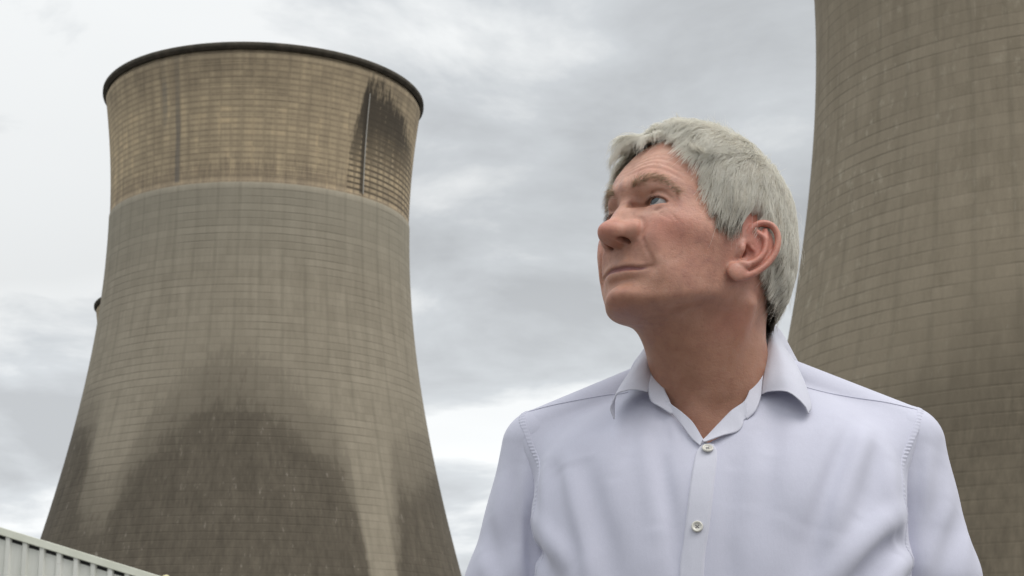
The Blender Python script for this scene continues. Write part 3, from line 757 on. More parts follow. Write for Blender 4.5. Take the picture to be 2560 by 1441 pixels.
def shirt_body_grid():
    G = Grid((-236, -135, -640), (236, 155, 90), 2.75)
    S, U, Vv, W = G.all()
    tab = smooth_tab([(24, 50, 26, -66), (4, 100, 46, -82), (-20, 148, 64, -95), (-50, 178, 85, -104), (-90, 186, 105, -110), (-140, 188, 119, -114),
                      (-200, 187, 127, -115), (-300, 184, 132, -112), (-450, 182, 130, -106), (-640, 184, 122, -106)])
    z = G.ax[2]; c = lambda i: lerpt(z, tab, i)[None, None, :]
    hw, fv, bv = c(1), c(2), c(3); y0 = -8.0; n = 2.7
    F = ((np.abs(U) / hw) ** n + (np.abs(Vv - y0) / np.where(Vv > y0, fv - y0, y0 - bv)) ** n) ** (1 / n)
    d = (F - 1) * np.minimum(hw, 105)
    d = smax(d, W - 26 + 0 * d, 18)
    G.d = d.astype(np.float32)
    for a, b, ra, rb in (((62, -30, 22), (186, -30, -46), 32, 43), ((-68, -30, 20), (-186, -30, -36), 32, 42)):
        sl, d = capsule(G, a, b, ra, rb, 30, 30); G.union(sl, d, 34)
    # neck hole
    sl, d = capsule(G, (-6, -16, 6), (-6, -20, 120), 62, 60, 0, 20); G.sub(sl, d, 4)
    # front opening: cut the cloth away between the two edges of the V
    poly = np.array(CUT, float)
    ul = np.interp(z, poly[::-1, 2], poly[::-1, 0]); ur = np.interp(z, poly[::-1, 2], poly[::-1, 1])
    m = np.maximum(np.maximum(ul[None, None, :] - U, U - ur[None, None, :]), (poly[-1, 2] - W))
    m = np.maximum(m, 8 - Vv)
    G.d = -smin(-G.d, m.astype(np.float32), 2)
    # armholes: the body cloth ends here and the sleeve goes on
    for s in (1, -1):
        ua = np.interp(z, [-640, -200, -120, -80, -45, 0, 90], [192, 190, 184, 187, 199, 214, 216] if s > 0 else [192, 190, 187, 190, 200, 211, 214])[None, None, :]
        G.d = smax(G.d, (s * U - ua).astype(np.float32), 5)
    f = G.front
    def fold(pts, amp, sig, taper=True):
        G.curve([(u, f(u, w), w) for u, w in pts], amp, sig, taper=taper)
    # folds hanging from the shoulders and round the collar
    for pts, a, sg in FOLDS: fold(pts, a * 1.35, sg * .9)
    # broad slow undulation of loose cloth
    wav = (1.1 * np.sin(U * .052 + W * .021 + 1.0) * np.sin(W * .017 + U * .013) + .5 * np.sin(U * .12 - W * .045 + .6)) * np.clip(-(W + 20) / 60, 0, 1)
    G.d -= wav.astype(np.float32)
    return G
CUT = [(-62, 50, 12), (-55, 42, -2), (-42, 34, -17), (-27, 24, -32), (-14, 9, -46), (-8, -4, -54)]
FOLDS = [
    ([(-146, -70), (-146, -95), (-127, -158), (-118, -200)], 2.6, 9), ([(-158, -70), (-153, -90), (-136, -151), (-130, -190)], -2.6, 7),
    ([(-126, -60), (-124, -79), (-103, -143), (-95, -190)], -2.6, 9), ([(-170, -60), (-168, -110), (-160, -180)], 2.0, 7),
    ([(-57, -30), (-53, -52), (-38, -137), (-34, -190)], -2.4, 7), ([(-66, -40), (-62, -80), (-54, -140)], 2.0, 8),
    ([(-52, -14), (-47, -34), (-43, -56)], -2.4, 4), ([(-70, -10), (-76, -30), (-84, -62)], -2.6, 8), ([(-88, -20), (-96, -50), (-100, -90)], 2.0, 9),
    ([(137, -30), (124, -61), (105, -111), (94, -150), (86, -200)], -3.0, 8), ([(150, -34), (139, -61), (121, -111), (110, -150)], 2.4, 8),
    ([(120, -28), (108, -61), (90, -105), (80, -140)], 2.2, 9), ([(158, -50), (150, -90), (134, -130)], -2.2, 7),
    ([(66, -16), (60, -38), (52, -70)], -3.0, 8), ([(84, -22), (78, -50), (70, -90), (64, -130)], 2.0, 9), ([(44, -40), (38, -70), (34, -120)], 1.5, 8),
    ([(172, -150), (158, -164), (140, -184), (122, -210)], -8.0, 8), ([(176, -122), (156, -138), (126, -166), (95, -205)], 5.5, 9), ([(170, -166), (160, -182), (146, -208)], 5.0, 7),
    ([(186, -160), (172, -180), (160, -210)], 4.0, 8), ([(170, -70), (168, -110), (176, -140)], 1.8, 8),
    ([(-186, -130), (-172, -160), (-150, -195)], -4.0, 8), ([(-184, -112), (-165, -140), (-135, -175)], 2.5, 9), ([(20, -80), (14, -140), (12, -200)], -1.5, 8),
]
def sleeve_grid(s):
    G = Grid((100, -120, -640), (310, 90, 20), 2.75) if s > 0 else Grid((-310, -120, -640), (-100, 90, 20), 2.75)
    P = [((184, -30, -48), (196, -30, -180), 45, 56), ((196, -30, -180), (216, -40, -340), 56, 50), ((216, -40, -340), (206, 20, -590), 48, 36)] if s > 0 else \
        [((-184, -30, -38), (-207, -30, -180), 44, 58), ((-207, -30, -180), (-230, -40, -340), 58, 50), ((-230, -40, -340), (-214, 20, -590), 48, 36)]
    for a, b, ra, rb in P:
        sl, d = capsule(G, a, b, ra, rb, 12, 30); G.union(sl, d, 12)
    S, U, Vv, W = G.all()
    G.d = smax(G.d, -590 - W + 0 * G.d, 4)
    # the shoulder end is hidden in the body cloth
    for pts, a, sg in (SLEEVE_FOLDS_R if s > 0 else SLEEVE_FOLDS_L):
        G.curve([(u, G.front(u, w), w) for u, w in pts], a, sg)
    G.d -= (1.2 * np.sin(W * .07 + U * .05 * s + 1) * np.sin(W * .023 + Vv * .04)).astype(np.float32)
    return G
SLEEVE_FOLDS_R = [([(212, -48), (206, -75), (196, -120), (192, -170)], 2.4, 6), ([(222, -60), (218, -90), (210, -130)], -2.2, 7),
                  ([(226, -105), (216, -130), (200, -165), (194, -200)], 2.8, 7), ([(236, -110), (228, -140), (212, -180), (204, -210)], -3.0, 7),
                  ([(244, -130), (238, -160), (226, -200)], 2.4, 7), ([(200, -60), (196, -90), (192, -130)], -2.0, 5)]
SLEEVE_FOLDS_L = [([(-196, -55), (-199, -90), (-199, -130), (-197, -190)], 3.4, 4.5), ([(-190, -110), (-190, -140), (-189, -190)], -4.5, 5.5),
                  ([(-206, -60), (-209, -100), (-210, -150)], -2.2, 6), ([(-222, -60), (-224, -100), (-226, -150)], 2.0, 9), ([(-236, -110), (-230, -140), (-216, -175)], -2.4, 7),
                  ([(-244, -150), (-232, -175), (-214, -200)], 2.4, 7)]
def sheet(rows, nu=30, nv=20):
    # square off both ends so the curve does not pinch
    e0, e1 = [[tuple(np.array(p) * (1 - t) + np.array(q) * t) for p, q in zip(resample(np.array(a, float), 8), resample(np.array(b, float), 8))] for a, b, t in ((rows[0], rows[1], .04), (rows[-1], rows[-2], .04))]
    rows = [rows[0], e0] + list(rows[1:-1]) + [e1, rows[-1]]
    n = max(len(r) for r in rows)
    A = np.stack([resample(np.array(r, float), nv) for r in rows])
    B = np.stack([resample(A[:, j], nu) for j in range(nv)], 1)
    V = B.reshape(-1, 3)
    F = [(i * nv + j, i * nv + j + 1, (i + 1) * nv + j + 1, (i + 1) * nv + j) for i in range(nu - 1) for j in range(nv - 1)]
    return V, np.array(F)
def solidify(o, t=0.0012, off=0.0):
    m = o.modifiers.new('thickness', 'SOLIDIFY'); m.thickness = t; m.offset = off
def projected_tube(G, pts, r, name, mat, parent, n=60, lift=0.2, seg_=6, project=True):
    P = resample(np.array(pts, float), n)
    if project:
        for k in range(6):
            P = P - (G.sample(P) - lift)[:, None] * G.grad(P)
    return tube(P, np.full(n, r), name, mat, parent, seg_)
def ribbon(G, L, Rr, name, mat, parent, n=120, m=10, lift=1.2, pucker=0.0, period=5.0, edge=True):
    """cloth strip laid on the surface G between two edge lines (points in mm)"""
    A = resample(np.array(L, float), n); B = resample(np.array(Rr, float), n)
    V = np.stack([A + (B - A) * t for t in np.linspace(0, 1, m)], 1).reshape(-1, 3)
    N = None
    for k in range(6):
        N = G.grad(V, 3.0); V = V - G.sample(V)[:, None] * N
    s = np.concatenate([[0], np.cumsum(np.linalg.norm(np.diff(A, axis=0), axis=1))])
    t = np.linspace(0, 1, m)
    prof = np.ones(m) * lift
    if edge: prof[0] = -.6; prof[-1] = -.6
    H = prof[None, :] + 0 * s[:, None]
    if pucker:
        ph = s * 2 * np.pi / period + .7 * np.sin(s / 13.0) + .5 * np.sin(s / 5.1)
        amp = pucker * (.65 + .35 * np.sin(s / 9.0))
        H = H + (amp * np.sin(ph))[:, None] * np.sin(np.clip(t * 1.05, 0, 1) * np.pi)[None, :] ** .6
    V = V + N * H.reshape(-1)[:, None]
    F = [(i * m + j, i * m + j + 1, (i + 1) * m + j + 1, (i + 1) * m + j) for i in range(n - 1) for j in range(m - 1)]
    return link(name, mesh_np(name, t2w(V), F), mat, parent)
def snapf(G, pts, above=0.0):
    return [(u, G.front(u, w) + above, w) for u, w in pts]
def make_button(c, nrm, up, mat, thread, parent):
    """sew-through shirt button: dished disc with a rounded rim, four holes, thread cross"""
    n = np.array(nrm, float); n /= np.linalg.norm(n); u = np.array(up, float); u -= n * (u @ n); u /= np.linalg.norm(u); r = np.cross(u, n)
    prof = [(0, .7), (2.6, .7), (3.2, 1.0), (3.9, 1.75), (4.7, 2.0), (5.3, 1.7), (5.6, 1.0), (5.5, .2), (4.6, -.3), (0, -.4)]
    K = 40; V = []
    for q in range(K):
        a = 2 * math.pi * q / K
        for (rr, h) in prof[1:-1]: V.append(c + (r * math.cos(a) + u * math.sin(a)) * rr + n * h)
    m = len(prof) - 2; V += [c + n * .7, c + n * -.4]
    F = []
    for q in range(K):
        q2 = (q + 1) % K
        for j in range(m - 1): F.append((q * m + j, q * m + j + 1, q2 * m + j + 1, q2 * m + j))
        F.append((K * m, q * m, q2 * m)); F.append((K * m + 1, q2 * m + m - 1, q * m + m - 1))
    b = link('button', mesh_py('button', t2w(np.array(V)), F), mat, parent)
    HV, HF = [], []
    for sx, sy in ((1, 1), (-1, 1), (-1, -1), (1, -1)):
        cc = c + r * sx * 1.15 + u * sy * 1.15 + n * .74; k0 = len(HV)
        HV += [cc + (r * math.cos(t) + u * math.sin(t)) * .75 for t in np.linspace(0, 2 * np.pi, 9)[:-1]]; HF.append(tuple(range(k0, k0 + 8)))
    # thread: two crossing stitches between the holes
    for (a, d) in (((1, 1), (-1, -1)), ((-1, 1), (1, -1))):
        p0 = c + r * a[0] * 1.1 + u * a[1] * 1.1 + n * .75; p1 = c + r * d[0] * 1.1 + u * d[1] * 1.1 + n * .75; sd = np.cross(n, p1 - p0); sd = sd / np.linalg.norm(sd) * .28
        k0 = len(HV); HV += [p0 - sd, p0 + sd, (p0 + p1) / 2 + sd + n * .5, (p0 + p1) / 2 - sd + n * .5, p1 + sd, p1 - sd]
        HF += [(k0, k0 + 1, k0 + 2, k0 + 3), (k0 + 3, k0 + 2, k0 + 4, k0 + 5)]
    link('thread', mesh_py('thread', t2w(np.array(HV)), HF), thread, b, smooth=False)
    return b
def build_shirt(person, M):
    G = shirt_body_grid(); V, F = G.mesh(2)
    shirt = link('shirt', mesh_np('shirt', t2w(V), F[:, ::-1]), M['cloth'], person)
    for s in (1, -1):
        Gs = sleeve_grid(s); V, F = Gs.mesh(2)
        link('sleeve', mesh_np('sleeve', t2w(V), F[:, ::-1]), M['cloth'], shirt)
    # collar: two leaves that meet behind the neck, the stand inside, the facings of the open front
    BR = [[(57, -40, 90), (61, -42, 90), (66, -45, 86), (71, -49, 78), (76, -54, 68), (81, -59, 58), (86, -63, 48)],
          [(40, -74, 96), (43, -78, 96), (47, -84, 91), (51, -90, 83), (54, -96, 74), (57, -101, 65), (60, -105, 57)],
          [(-5, -86, 99), (-5, -90, 99), (-5, -97, 94), (-5, -104, 86), (-5, -109, 78), (-5, -113, 69), (-5, -116, 61)]]
    BL = [[(-61, -36, 76), (-64, -37, 76), (-69, -40, 71), (-76, -44, 65), (-87, -49, 56), (-92, -53, 48), (-97, -57, 40)],
          [(-46, -74, 92), (-49, -78, 92), (-59, -84, 87), (-63, -90, 79), (-67, -96, 70), (-70, -101, 61), (-73, -105, 53)],
          [(-5, -86, 99), (-5, -90, 99), (-5, -97, 94), (-5, -104, 86), (-5, -109, 78), (-5, -113, 69), (-5, -116, 61)]]
    for rows in (LEAF_R + BR, LEAF_L + BL):
        V, F = sheet(rows, 90, 34)
        o = link('collar', mesh_np('collar', t2w(V), F), M['cloth2'], shirt); solidify(o, .0011, 0)
        A = np.stack([resample(np.array(r, float), 34) for r in rows]); e = A[0]
        tube(resample(e, 50), np.full(50, .65), 'collar_edge', M['cloth2'], o, 6)
        e = np.array([r[-1] for r in rows]); tube(resample(e, 70), np.full(70, .6), 'collar_edge', M['cloth2'], o, 6)
        e = np.array([r[0] for r in rows]); tube(resample(e, 70), np.full(70, .6), 'collar_edge', M['cloth2'], o, 6)
    SB = lambda rows: rows
    backR = [[(54, -40, 86), (62, -40, 40)], [(38, -70, 92), (44, -78, 42)], [(-5, -82, 94), (-5, -90, 44)]]
    backL = [[(-58, -36, 72), (-68, -38, 34)], [(-48, -70, 88), (-54, -78, 40)], [(-5, -82, 94), (-5, -90, 44)]]
    for rows in (STAND_R[::-1] + backR, STAND_L[::-1] + backL):
        V, F = sheet(rows, 70, 10); o = link('collar_stand', mesh_np('collar_stand', t2w(V), F), M['cloth2'], shirt); solidify(o, .0012)
    for nm, rows in (('facing', LAPEL), ('facing', FACING)):
        V, F = sheet(rows, 40, 12); o = link(nm, mesh_np(nm, t2w(V), F), M['cloth2'], shirt); solidify(o, .0011)
        e = np.array([r[0] for r in rows]); tube(resample(e, 40), np.full(40, .7), 'facing_edge', M['cloth2'], o, 6)
    # placket
    L = snapf(G, [(-9, -55), (-16, -65), (-21, -92), (-25, -123), (-29, -154), (-33, -183), (-36, -300), (-36, -560)])
    Rr = snapf(G, [(2, -57), (5, -68), (1, -108), (-3, -139), (-9, -184), (-11, -300), (-11, -560)])
    ribbon(G, L, Rr, 'placket', M['cloth2'], shirt, n=160, m=16, lift=2.2)
    tube_L = [(a + .4, b + 1.3, c) for a, b, c in L]
    # yoke seams and stitched armhole seams
    projected_tube(G, [(88, 22, 22), (108, 16, 14), (137, 8, 4), (170, -4, -6), (200, -15, -20)], .75, 'yoke_seam', M['cloth'], shirt, lift=.15)
    projected_tube(G, [(-92, 22, 22), (-112, 16, 18), (-139, 8, 14), (-170, -4, 6), (-199, -15, -3)], .75, 'yoke_seam', M['cloth'], shirt, lift=.15)
    for s in (1, -1):
        if s > 0: pts = [(208, -22, -8), (203, 0, -28), (194, 18, -50), (184, 34, -80), (180.5, 44, -114), (182, 46, -150), (184, 44, -200)]
        else: pts = [(-205, -24, 0), (-203, -4, -14), (-196, 14, -35), (-188, 34, -66), (-185, 44, -100), (-184, 46, -150), (-186, 44, -200)]
        L = [(a, b, c) for a, b, c in pts]; Rr = [(a - s * 7.5, b + 4, c) for a, b, c in pts]
        ribbon(G, L, Rr, 'armhole_seam', M['cloth'], shirt, n=420, m=9, lift=.8, pucker=.30, period=4.8)
    # buttons
    for (u, w, tilt) in ((-4.5, -62, .35), (-14.5, -139, 0.02)):
        v = G.front(u, w); g = G.grad(np.array([[u, v, w]]), 4.0)[0]
        make_button(np.array((u, v, w)) + g * 2.6, g + np.array((.1, 0, tilt)), (0, 0, 1), M['button'], M['thread'], shirt)
    return G
def build_trousers(person, M):
    G = Grid((-200, -170, -1420), (200, 160, -560), 9.0)
    z0 = -TO[2] * 1000
    for s in (1, -1):
        for a, b, ra, rb in (((s * 82, 0, -640), (s * 100, 0, -980), 92, 66), ((s * 100, 0, -980), (s * 112, -10, z0 + 60), 66, 56)):
            sl, d = capsule(G, a, b, ra, rb, 10, 30); G.union(sl, d, 14)
    sl, d = ellip(G, (0, 0, -620), (178, 118, 90), 0, None, 20); G.union(sl, d, 40)
    V, F = G.mesh(2); link('trousers', mesh_np('trousers', t2w(V), F[:, ::-1]), M['trouser'], person)
    for s in (1, -1):
        G = Grid((s * 112 - 70, -120, z0 - 4), (s * 112 + 70, 200, z0 + 120), 6.0)
        sl, d = ellip(G, (s * 112, 60, z0 + 20), (48, 130, 50)); G.union(sl, d, 0)
        sl, d = capsule(G, (s * 112, -20, z0 + 30), (s * 112, -20, z0 + 90), 44, 46, 5, 30); G.union(sl, d, 20)
        S, U, Vv, W = G.all(); G.d = smax(G.d, z0 + 3 - W + 0 * G.d, 3).astype(np.float32)
        V, F = G.mesh(1); link('shoe', mesh_np('shoe', t2w(V), F[:, ::-1]), M['shoe'], person)
# ================================================================== skin, eyes, hair
def gauss(P, c, s):
    s = np.array([s] * 3 if np.isscalar(s) else s, float); return np.exp(-.5 * (((P - np.array(c)) / s) ** 2).sum(1))
def skin_material():
    m = new_mat('skin', (.5, .33, .26), .48, .42); g = NG(m); c = g.tc()
    mott = g.noise(c, 70, 5, .6); mott2 = g.noise(c, 22, 4, .6); fine = g.noise(c, 420, 3, .6)
    t = g.m('ADD', g.m('MULTIPLY', mott, .55), g.m('MULTIPLY', mott2, .45))
    base = g.ramp(t, [(.34, (.40, .20, .15)), (.52, (.54, .292, .208)), (.68, (.62, .37, .29))])
    red = g.mix(g.m('MULTIPLY', g.attr('blush'), g.m('ADD', .35, g.m('MULTIPLY', mott, .7))), base, (.50, .165, .125))
    tan = g.mix(g.m('MULTIPLY', g.attr('tan'), g.m('ADD', .65, g.m('MULTIPLY', mott2, .5))), red, (.27, .128, .070))  # brown skin tone together with the painted jaw shade
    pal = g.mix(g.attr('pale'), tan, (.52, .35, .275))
    lip = g.mix(g.attr('lip'), pal, (.22, .08, .085))
    fr2 = g.noise(c, 160, 5, .7); lip = g.mix(g.m('MULTIPLY', g.rng(fr2, .52, .68), .30), lip, (.30, .12, .09)); 
    spot = g.m('MULTIPLY', g.rng(g.noise(c, 115, 3, .6), .64, .70), .22); col = g.mix(spot, lip, (.26, .12, .08))
    g.put(g.b.inputs['Base Color'], col)
    g.put(g.b.inputs['Roughness'], g.rng(mott, .3, .7, .42, .58))
    g.b.inputs['Subsurface Weight'].default_value = .35; g.b.inputs['Subsurface Radius'].default_value = (1.0, .35, .2)
    g.b.inputs['Subsurface Scale'].default_value = .004
    pores = g.noise(c, 900, 2, .5); h = g.m('ADD', g.m('MULTIPLY', fine, .6), g.m('MULTIPLY', pores, .4))
    wr = g.noise(g.mapv(c, (140, 140, 300)), 1, 4, .6)
    g.bump(g.m('ADD', h, g.m('MULTIPLY', wr, .6)), .6, .0008)
    return m
def add_attr(me, name, v):
    a = me.attributes.new(name, 'FLOAT', 'POINT'); a.data.foreach_set('value', np.asarray(v, np.float32))
def build_body(person, M):
    G = build_skin(); V, F = G.mesh(2)
    P = V
    me = mesh_np('body', h2w(V), F[:, ::-1]); o = link('body', me, M['skin'], person)
    bl = np.zeros(len(P))
    for c, s, a in (((0, 122, -12), (15, 14, 11), .5), ((44, 76, -2), (22, 24, 18), .55), ((-44, 76, -2), (22, 24, 18), .55), ((60, 52, -28), (14, 22, 22), .22), ((18, 98, -6), (9, 12, 8), .35),
                    ((80, -8, 10), (18, 22, 34), .9), ((-80, -8, 10), (16, 20, 30), .45), ((84, 0, -32), (10, 14, 10), .45), ((60, -18, -75), (22, 20, 16), .55), ((0, 92, -78), (16, 16, 10), .25),
                    ((0, 30, -190), (60, 40, 30), .35), ((40, 80, 60), (20, 20, 16), .16)):
        bl = np.maximum(bl, a * gauss(P, c, s)) + .25 * a * gauss(P, c, s)
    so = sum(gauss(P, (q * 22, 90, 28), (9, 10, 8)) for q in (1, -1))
    tan_shade = 0.62 * np.clip((-(P[:, 2] + 40) - .15 * (P[:, 1] - 20)) / 60, 0, 1)  # beard and neck tone, partly jaw shade painted into the skin colour
    lp = np.zeros(len(P)); x = np.abs(P[:, 0])
    zc = np.interp(P[:, 0], [-33, -27, -20, -12, -5, 0, 5, 12, 20, 27, 34], [-44.0, -43.6, -43.2, -43.4, -44.4, -45.2, -45.5, -46.4, -47.8, -48.2, -46.0])
    lw = np.clip(1 - (x / 31) ** 2, 0, 1)
    up_ = np.clip((P[:, 2] - zc) / (3.0 * lw + .3), -9, 9); lo_ = np.clip((zc - P[:, 2]) / (4.2 * lw + .3), -9, 9)
    lp = np.where(P[:, 2] > zc, 1 - np.clip(up_, 0, 1) ** 3, 1 - np.clip(lo_, 0, 1) ** 3) * (lw > 0) * (P[:, 1] > 70) * np.clip(lw * 4, 0, 1)
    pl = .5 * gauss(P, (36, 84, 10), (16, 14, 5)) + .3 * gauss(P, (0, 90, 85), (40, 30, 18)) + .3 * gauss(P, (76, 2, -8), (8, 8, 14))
    add_attr(me, 'blush', np.clip(bl, 0, 1)); add_attr(me, 'tan', np.clip(tan_shade + .55 * so + .38 * gauss(P, (0, 100, -36), (26, 16, 13)) + .3 * gauss(P, (14, 90, -62), (26, 18, 10)), 0, 1)); add_attr(me, 'lip', lp * .9); add_attr(me, 'pale', np.clip(pl, 0, 1))
    return G, o
def build_eyes(person, M):
    gaze = w2h(np.array([-1.5, 0.2, 2.75]))          # looks up and away to the left
    m = new_mat('eyeball', (.7, .68, .66), .12, .6); g = NG(m); c = g.tc(); s = g.sep(c)
    r = g.m('SQRT', g.m('ADD', g.m('POWER', s[0], 2.0), g.m('POWER', s[2], 2.0)))
    vein = g.noise(c, 300, 4, .6)
    white = g.ramp(vein, [(.35, (.32, .29, .275)), (.65, (.42, .40, .385))])
    iris = g.ramp(g.noise(g.mapv(c, (500, 60, 500)), 1, 3), [(.3, (.025, .035, .04)), (.7, (.065, .085, .095))])
    col = g.mix(g.rng(r, .0054, .0059, 0, 1), iris, white); ring = g.m('MULTIPLY', g.rng(r, .0045, .0054), g.rng(r, .0056, .0062, 1, 0))
    col = g.mix(g.m('MULTIPLY', ring, .7), col, (.03, .04, .05)); col = g.mix(g.rng(r, .0020, .0024, 1, 0), col, (.004, .004, .005))
    front = g.rng(s[1], 0.0, .002); col = g.mix(front, white, col); g.put(g.b.inputs['Base Color'], col)
    for sx in (1, -1):
        cc = np.array(EYE[sx]); d = gaze - cc; d /= np.linalg.norm(d)
        # keep the turn within what an eye can do
        f = np.array((0, 1, 0.0)); ang = math.acos(d[1]); lim = R(24)
        if ang > lim:
            q = d - f * d[1]; q /= np.linalg.norm(q); d = f * math.cos(lim) + q * math.sin(lim)
        dw = (d * FLIP) @ HR.T
        bpy_me = bpy.data.meshes.new('eye'); bm = bmesh.new(); bmesh.ops.create_uvsphere(bm, u_segments=40, v_segments=28, radius=.0121)
        for v in bm.verts:                     # cornea bulge on +Y
            rr = math.hypot(v.co.x, v.co.z)
            if v.co.y > 0 and rr < .006: v.co.y += .0009 * (1 - (rr / .006) ** 2)
        bm.to_mesh(bpy_me); bm.free()
        o = link('eye', bpy_me, m, person); o.location = h2w(cc); o.rotation_euler = Vector(dw).to_track_quat('Y', 'Z').to_euler()
HL = [(0, 124), (20, 114), (34, 102), (45, 88), (49, 66), (51, 52), (55, 38), (60, 24), (68, 14), (76, 13), (82, 20), (88, 32), (98, 35), (104, 24), (109, 6), (116, -10), (125, -20), (142, -34), (160, -42), (180, -44)]
def hair_m(P):
    """mm above the hairline (negative: bare skin)"""
    az = np.degrees(np.abs(np.arctan2(P[..., 0], P[..., 1] + 2)))
    a, z = zip(*HL); zz = np.interp(az, a, z)
    # also distance sideways across the near-vertical temple edge
    side = np.where((P[..., 2] > 10) & (P[..., 2] < 84), (az - np.interp(P[..., 2], [13, 24, 38, 52, 66, 86, 98], [70, 60, 55, 51, 49, 46, 34])) * 1.4, 99)
    return np.minimum(P[..., 2] - zz, side) + 2.4 * np.sin(az * .33 + 1.0) * (az < 62) + 1.6 * np.sin(az * .85 + P[..., 0] * .05)
def thick(P):
    """thickness of the combed hair over the scalp (mm)"""
    az = np.degrees(np.abs(np.arctan2(P[..., 0], P[..., 1] + 2))); z = P[..., 2]
    t = np.interp(az, [0, 60, 90, 140, 180], [13, 11, 11, 13, 13]) 
    t = t + 4.0 * np.clip((z - 60) / 50, 0, 1)
    low = np.clip((40 - z) / 60, 0, 1) * np.clip((95 - az) / 30, 0, 1)
    t = t - 5.0 * low - 3.0 * (P[..., 0] < 0) * np.clip((75 - az) / 20, 0, 1) * np.clip((100 - z) / 20, 0, 1)
    m = hair_m(P)
    return t * np.clip((m + 1) / np.interp(az, [0, 35, 48, 70, 90], [18, 20, 34, 26, 18]), 0.0, 1) ** .7
def vnoise(P, f, seed):
    """cheap smooth noise from summed sines (vectorised)"""
    r = np.random.RandomState(seed); o = 0
    for k in range(5):
        d = r.randn(3); d /= np.linalg.norm(d); o = o + np.sin((P @ d) * f * (0.6 + .35 * k) + r.rand() * 6.28 + 1.3 * np.sin((P @ np.roll(d, 1)) * f * .7))
    return o / 2.6
def hair_dir(P):
    W = np.array((6.0, -62.0, 120.0)); r = P - W; r /= np.linalg.norm(r, axis=1, keepdims=True) + 1e-6
    sx = np.sign(P[:, :1])
    side = np.clip((95 - P[:, 2:3]) / 45, 0, 1)                                  # lower down it falls
    back = np.clip((-P[:, 1:2] - 20) / 40, 0, 1)
    down = np.concatenate([0 * sx, .10 - .35 * (1 - back) * 0, -1 + 0 * sx], 1) if False else np.tile([0, .12, -1.0], (len(P), 1))
    d = r * (1 - side) + down * side
    # the front is brushed forward and across to his left
    fr = np.clip((P[:, 1:2] - 10) / 50, 0, 1) * np.clip((P[:, 2:3] - 80) / 25, 0, 1)
    d = d + fr * np.array((.55, .7, -.25))
    # nape hair curls forward
    nape = np.clip((-10 - P[:, 2:3]) / 30, 0, 1) * np.clip((-P[:, 1:2] - 10) / 30, 0, 1)
    d = d + nape * np.array((0.0, .75, .1)) + nape * sx * np.array((.25, 0, 0))
    return d
def strands(G, n, rng, roots, L, r0, layers, droop, wave, seed, steps=9):
    """march every strand over the head: returns points (n, steps, 3)"""
    P = roots.copy(); N = G.grad(P, 3.0); out = [P - N * .5]
    T = thick(P); target = T * layers + .6
    # clumps share a sideways drift
    cl = vnoise(P, .16, seed) * .9 + vnoise(P, .42, seed + 1) * .55
    jit = rng.randn(n) * .09
    h = np.zeros(n) + .5; dprev = None
    for k in range(1, steps):
        N = G.grad(P, 3.0); d = hair_dir(P); d = d - (d * N).sum(1, keepdims=True) * N
        d /= np.linalg.norm(d, axis=1, keepdims=True) + 1e-6
        S = np.cross(N, d); ph = wave * np.sin(k * .9 + cl * 3.0)
        d = d + S * (cl * .45 + jit + ph)[:, None]
        if dprev is not None: d = .45 * d + .55 * dprev
        d[:, 2] -= droop * (k / steps)
        d /= np.linalg.norm(d, axis=1, keepdims=True) + 1e-6; dprev = d
        P = P + d * (L / (steps - 1))[:, None]
        h = G.sample(P); T2 = np.maximum(thick(P), 1.5)
        want = np.minimum(target, np.maximum(T2 * layers + .6, target * .55)) * min(1, .35 + k / 3.0)
        P = P + N * np.clip(want - h, -2.5, 4.5)[:, None] * .7
        out.append(P.copy())
    return np.stack(out, 1)
def strand_mesh(S, r0, r1, tint, name, mat, parent, k=3, conv=None):
    n, m, _ = S.shape; conv = conv or h2w
    T = np.gradient(S, axis=1); T /= np.linalg.norm(T, axis=2, keepdims=True) + 1e-9
    A = np.cross(T, np.array([.3, .5, .81])); A /= np.linalg.norm(A, axis=2, keepdims=True) + 1e-9; B = np.cross(T, A)
    rad = (np.asarray(r0)[:, None] * (1 - np.linspace(0, 1, m)[None, :] ** 2) + np.asarray(r1)[:, None] * np.linspace(0, 1, m)[None, :] ** 2)[..., None]
    V = np.stack([S + (math.cos(2 * math.pi * i / k) * A + math.sin(2 * math.pi * i / k) * B) * rad for i in range(k)], 2)   # n,m,k,3
    base = (np.arange(n) * m * k)[:, None, None, None]
    i = np.arange(m - 1)[None, :, None, None] * k; j = np.arange(k)[None, None, :, None]
    q = np.concatenate([i + j, i + (j + 1) % k, i + k + (j + 1) % k, i + k + j], 3)
    F = (base + q).reshape(-1, 4)
    me = mesh_np(name, conv(V.reshape(-1, 3)), F)
    add_attr(me, 'tint', np.repeat(tint, m * k)); add_attr(me, 'along', np.tile(np.repeat(np.linspace(0, 1, m), k), n))
    return link(name, me, mat, parent)
def hair_material(name, stops, rough=.45):
    m = new_mat(name, (.5, .48, .42), rough, .5); g = NG(m)
    col = g.ramp(g.attr('tint'), stops); g.put(g.b.inputs['Base Color'], col)
    g.b.inputs['Transmission Weight'].default_value = 0.0
    # light passing through thin hair
    tr = g.N.new('ShaderNodeBsdfTranslucent'); g.L.new(col, tr.inputs[0]); mx = g.N.new('ShaderNodeMixShader'); mx.inputs[0].default_value = .6
    out = g.N['Material Output']; g.L.new(g.b.outputs[0], mx.inputs[1]); g.L.new(tr.outputs[0], mx.inputs[2]); g.L.new(mx.outputs[0], out.inputs[0])
    return m
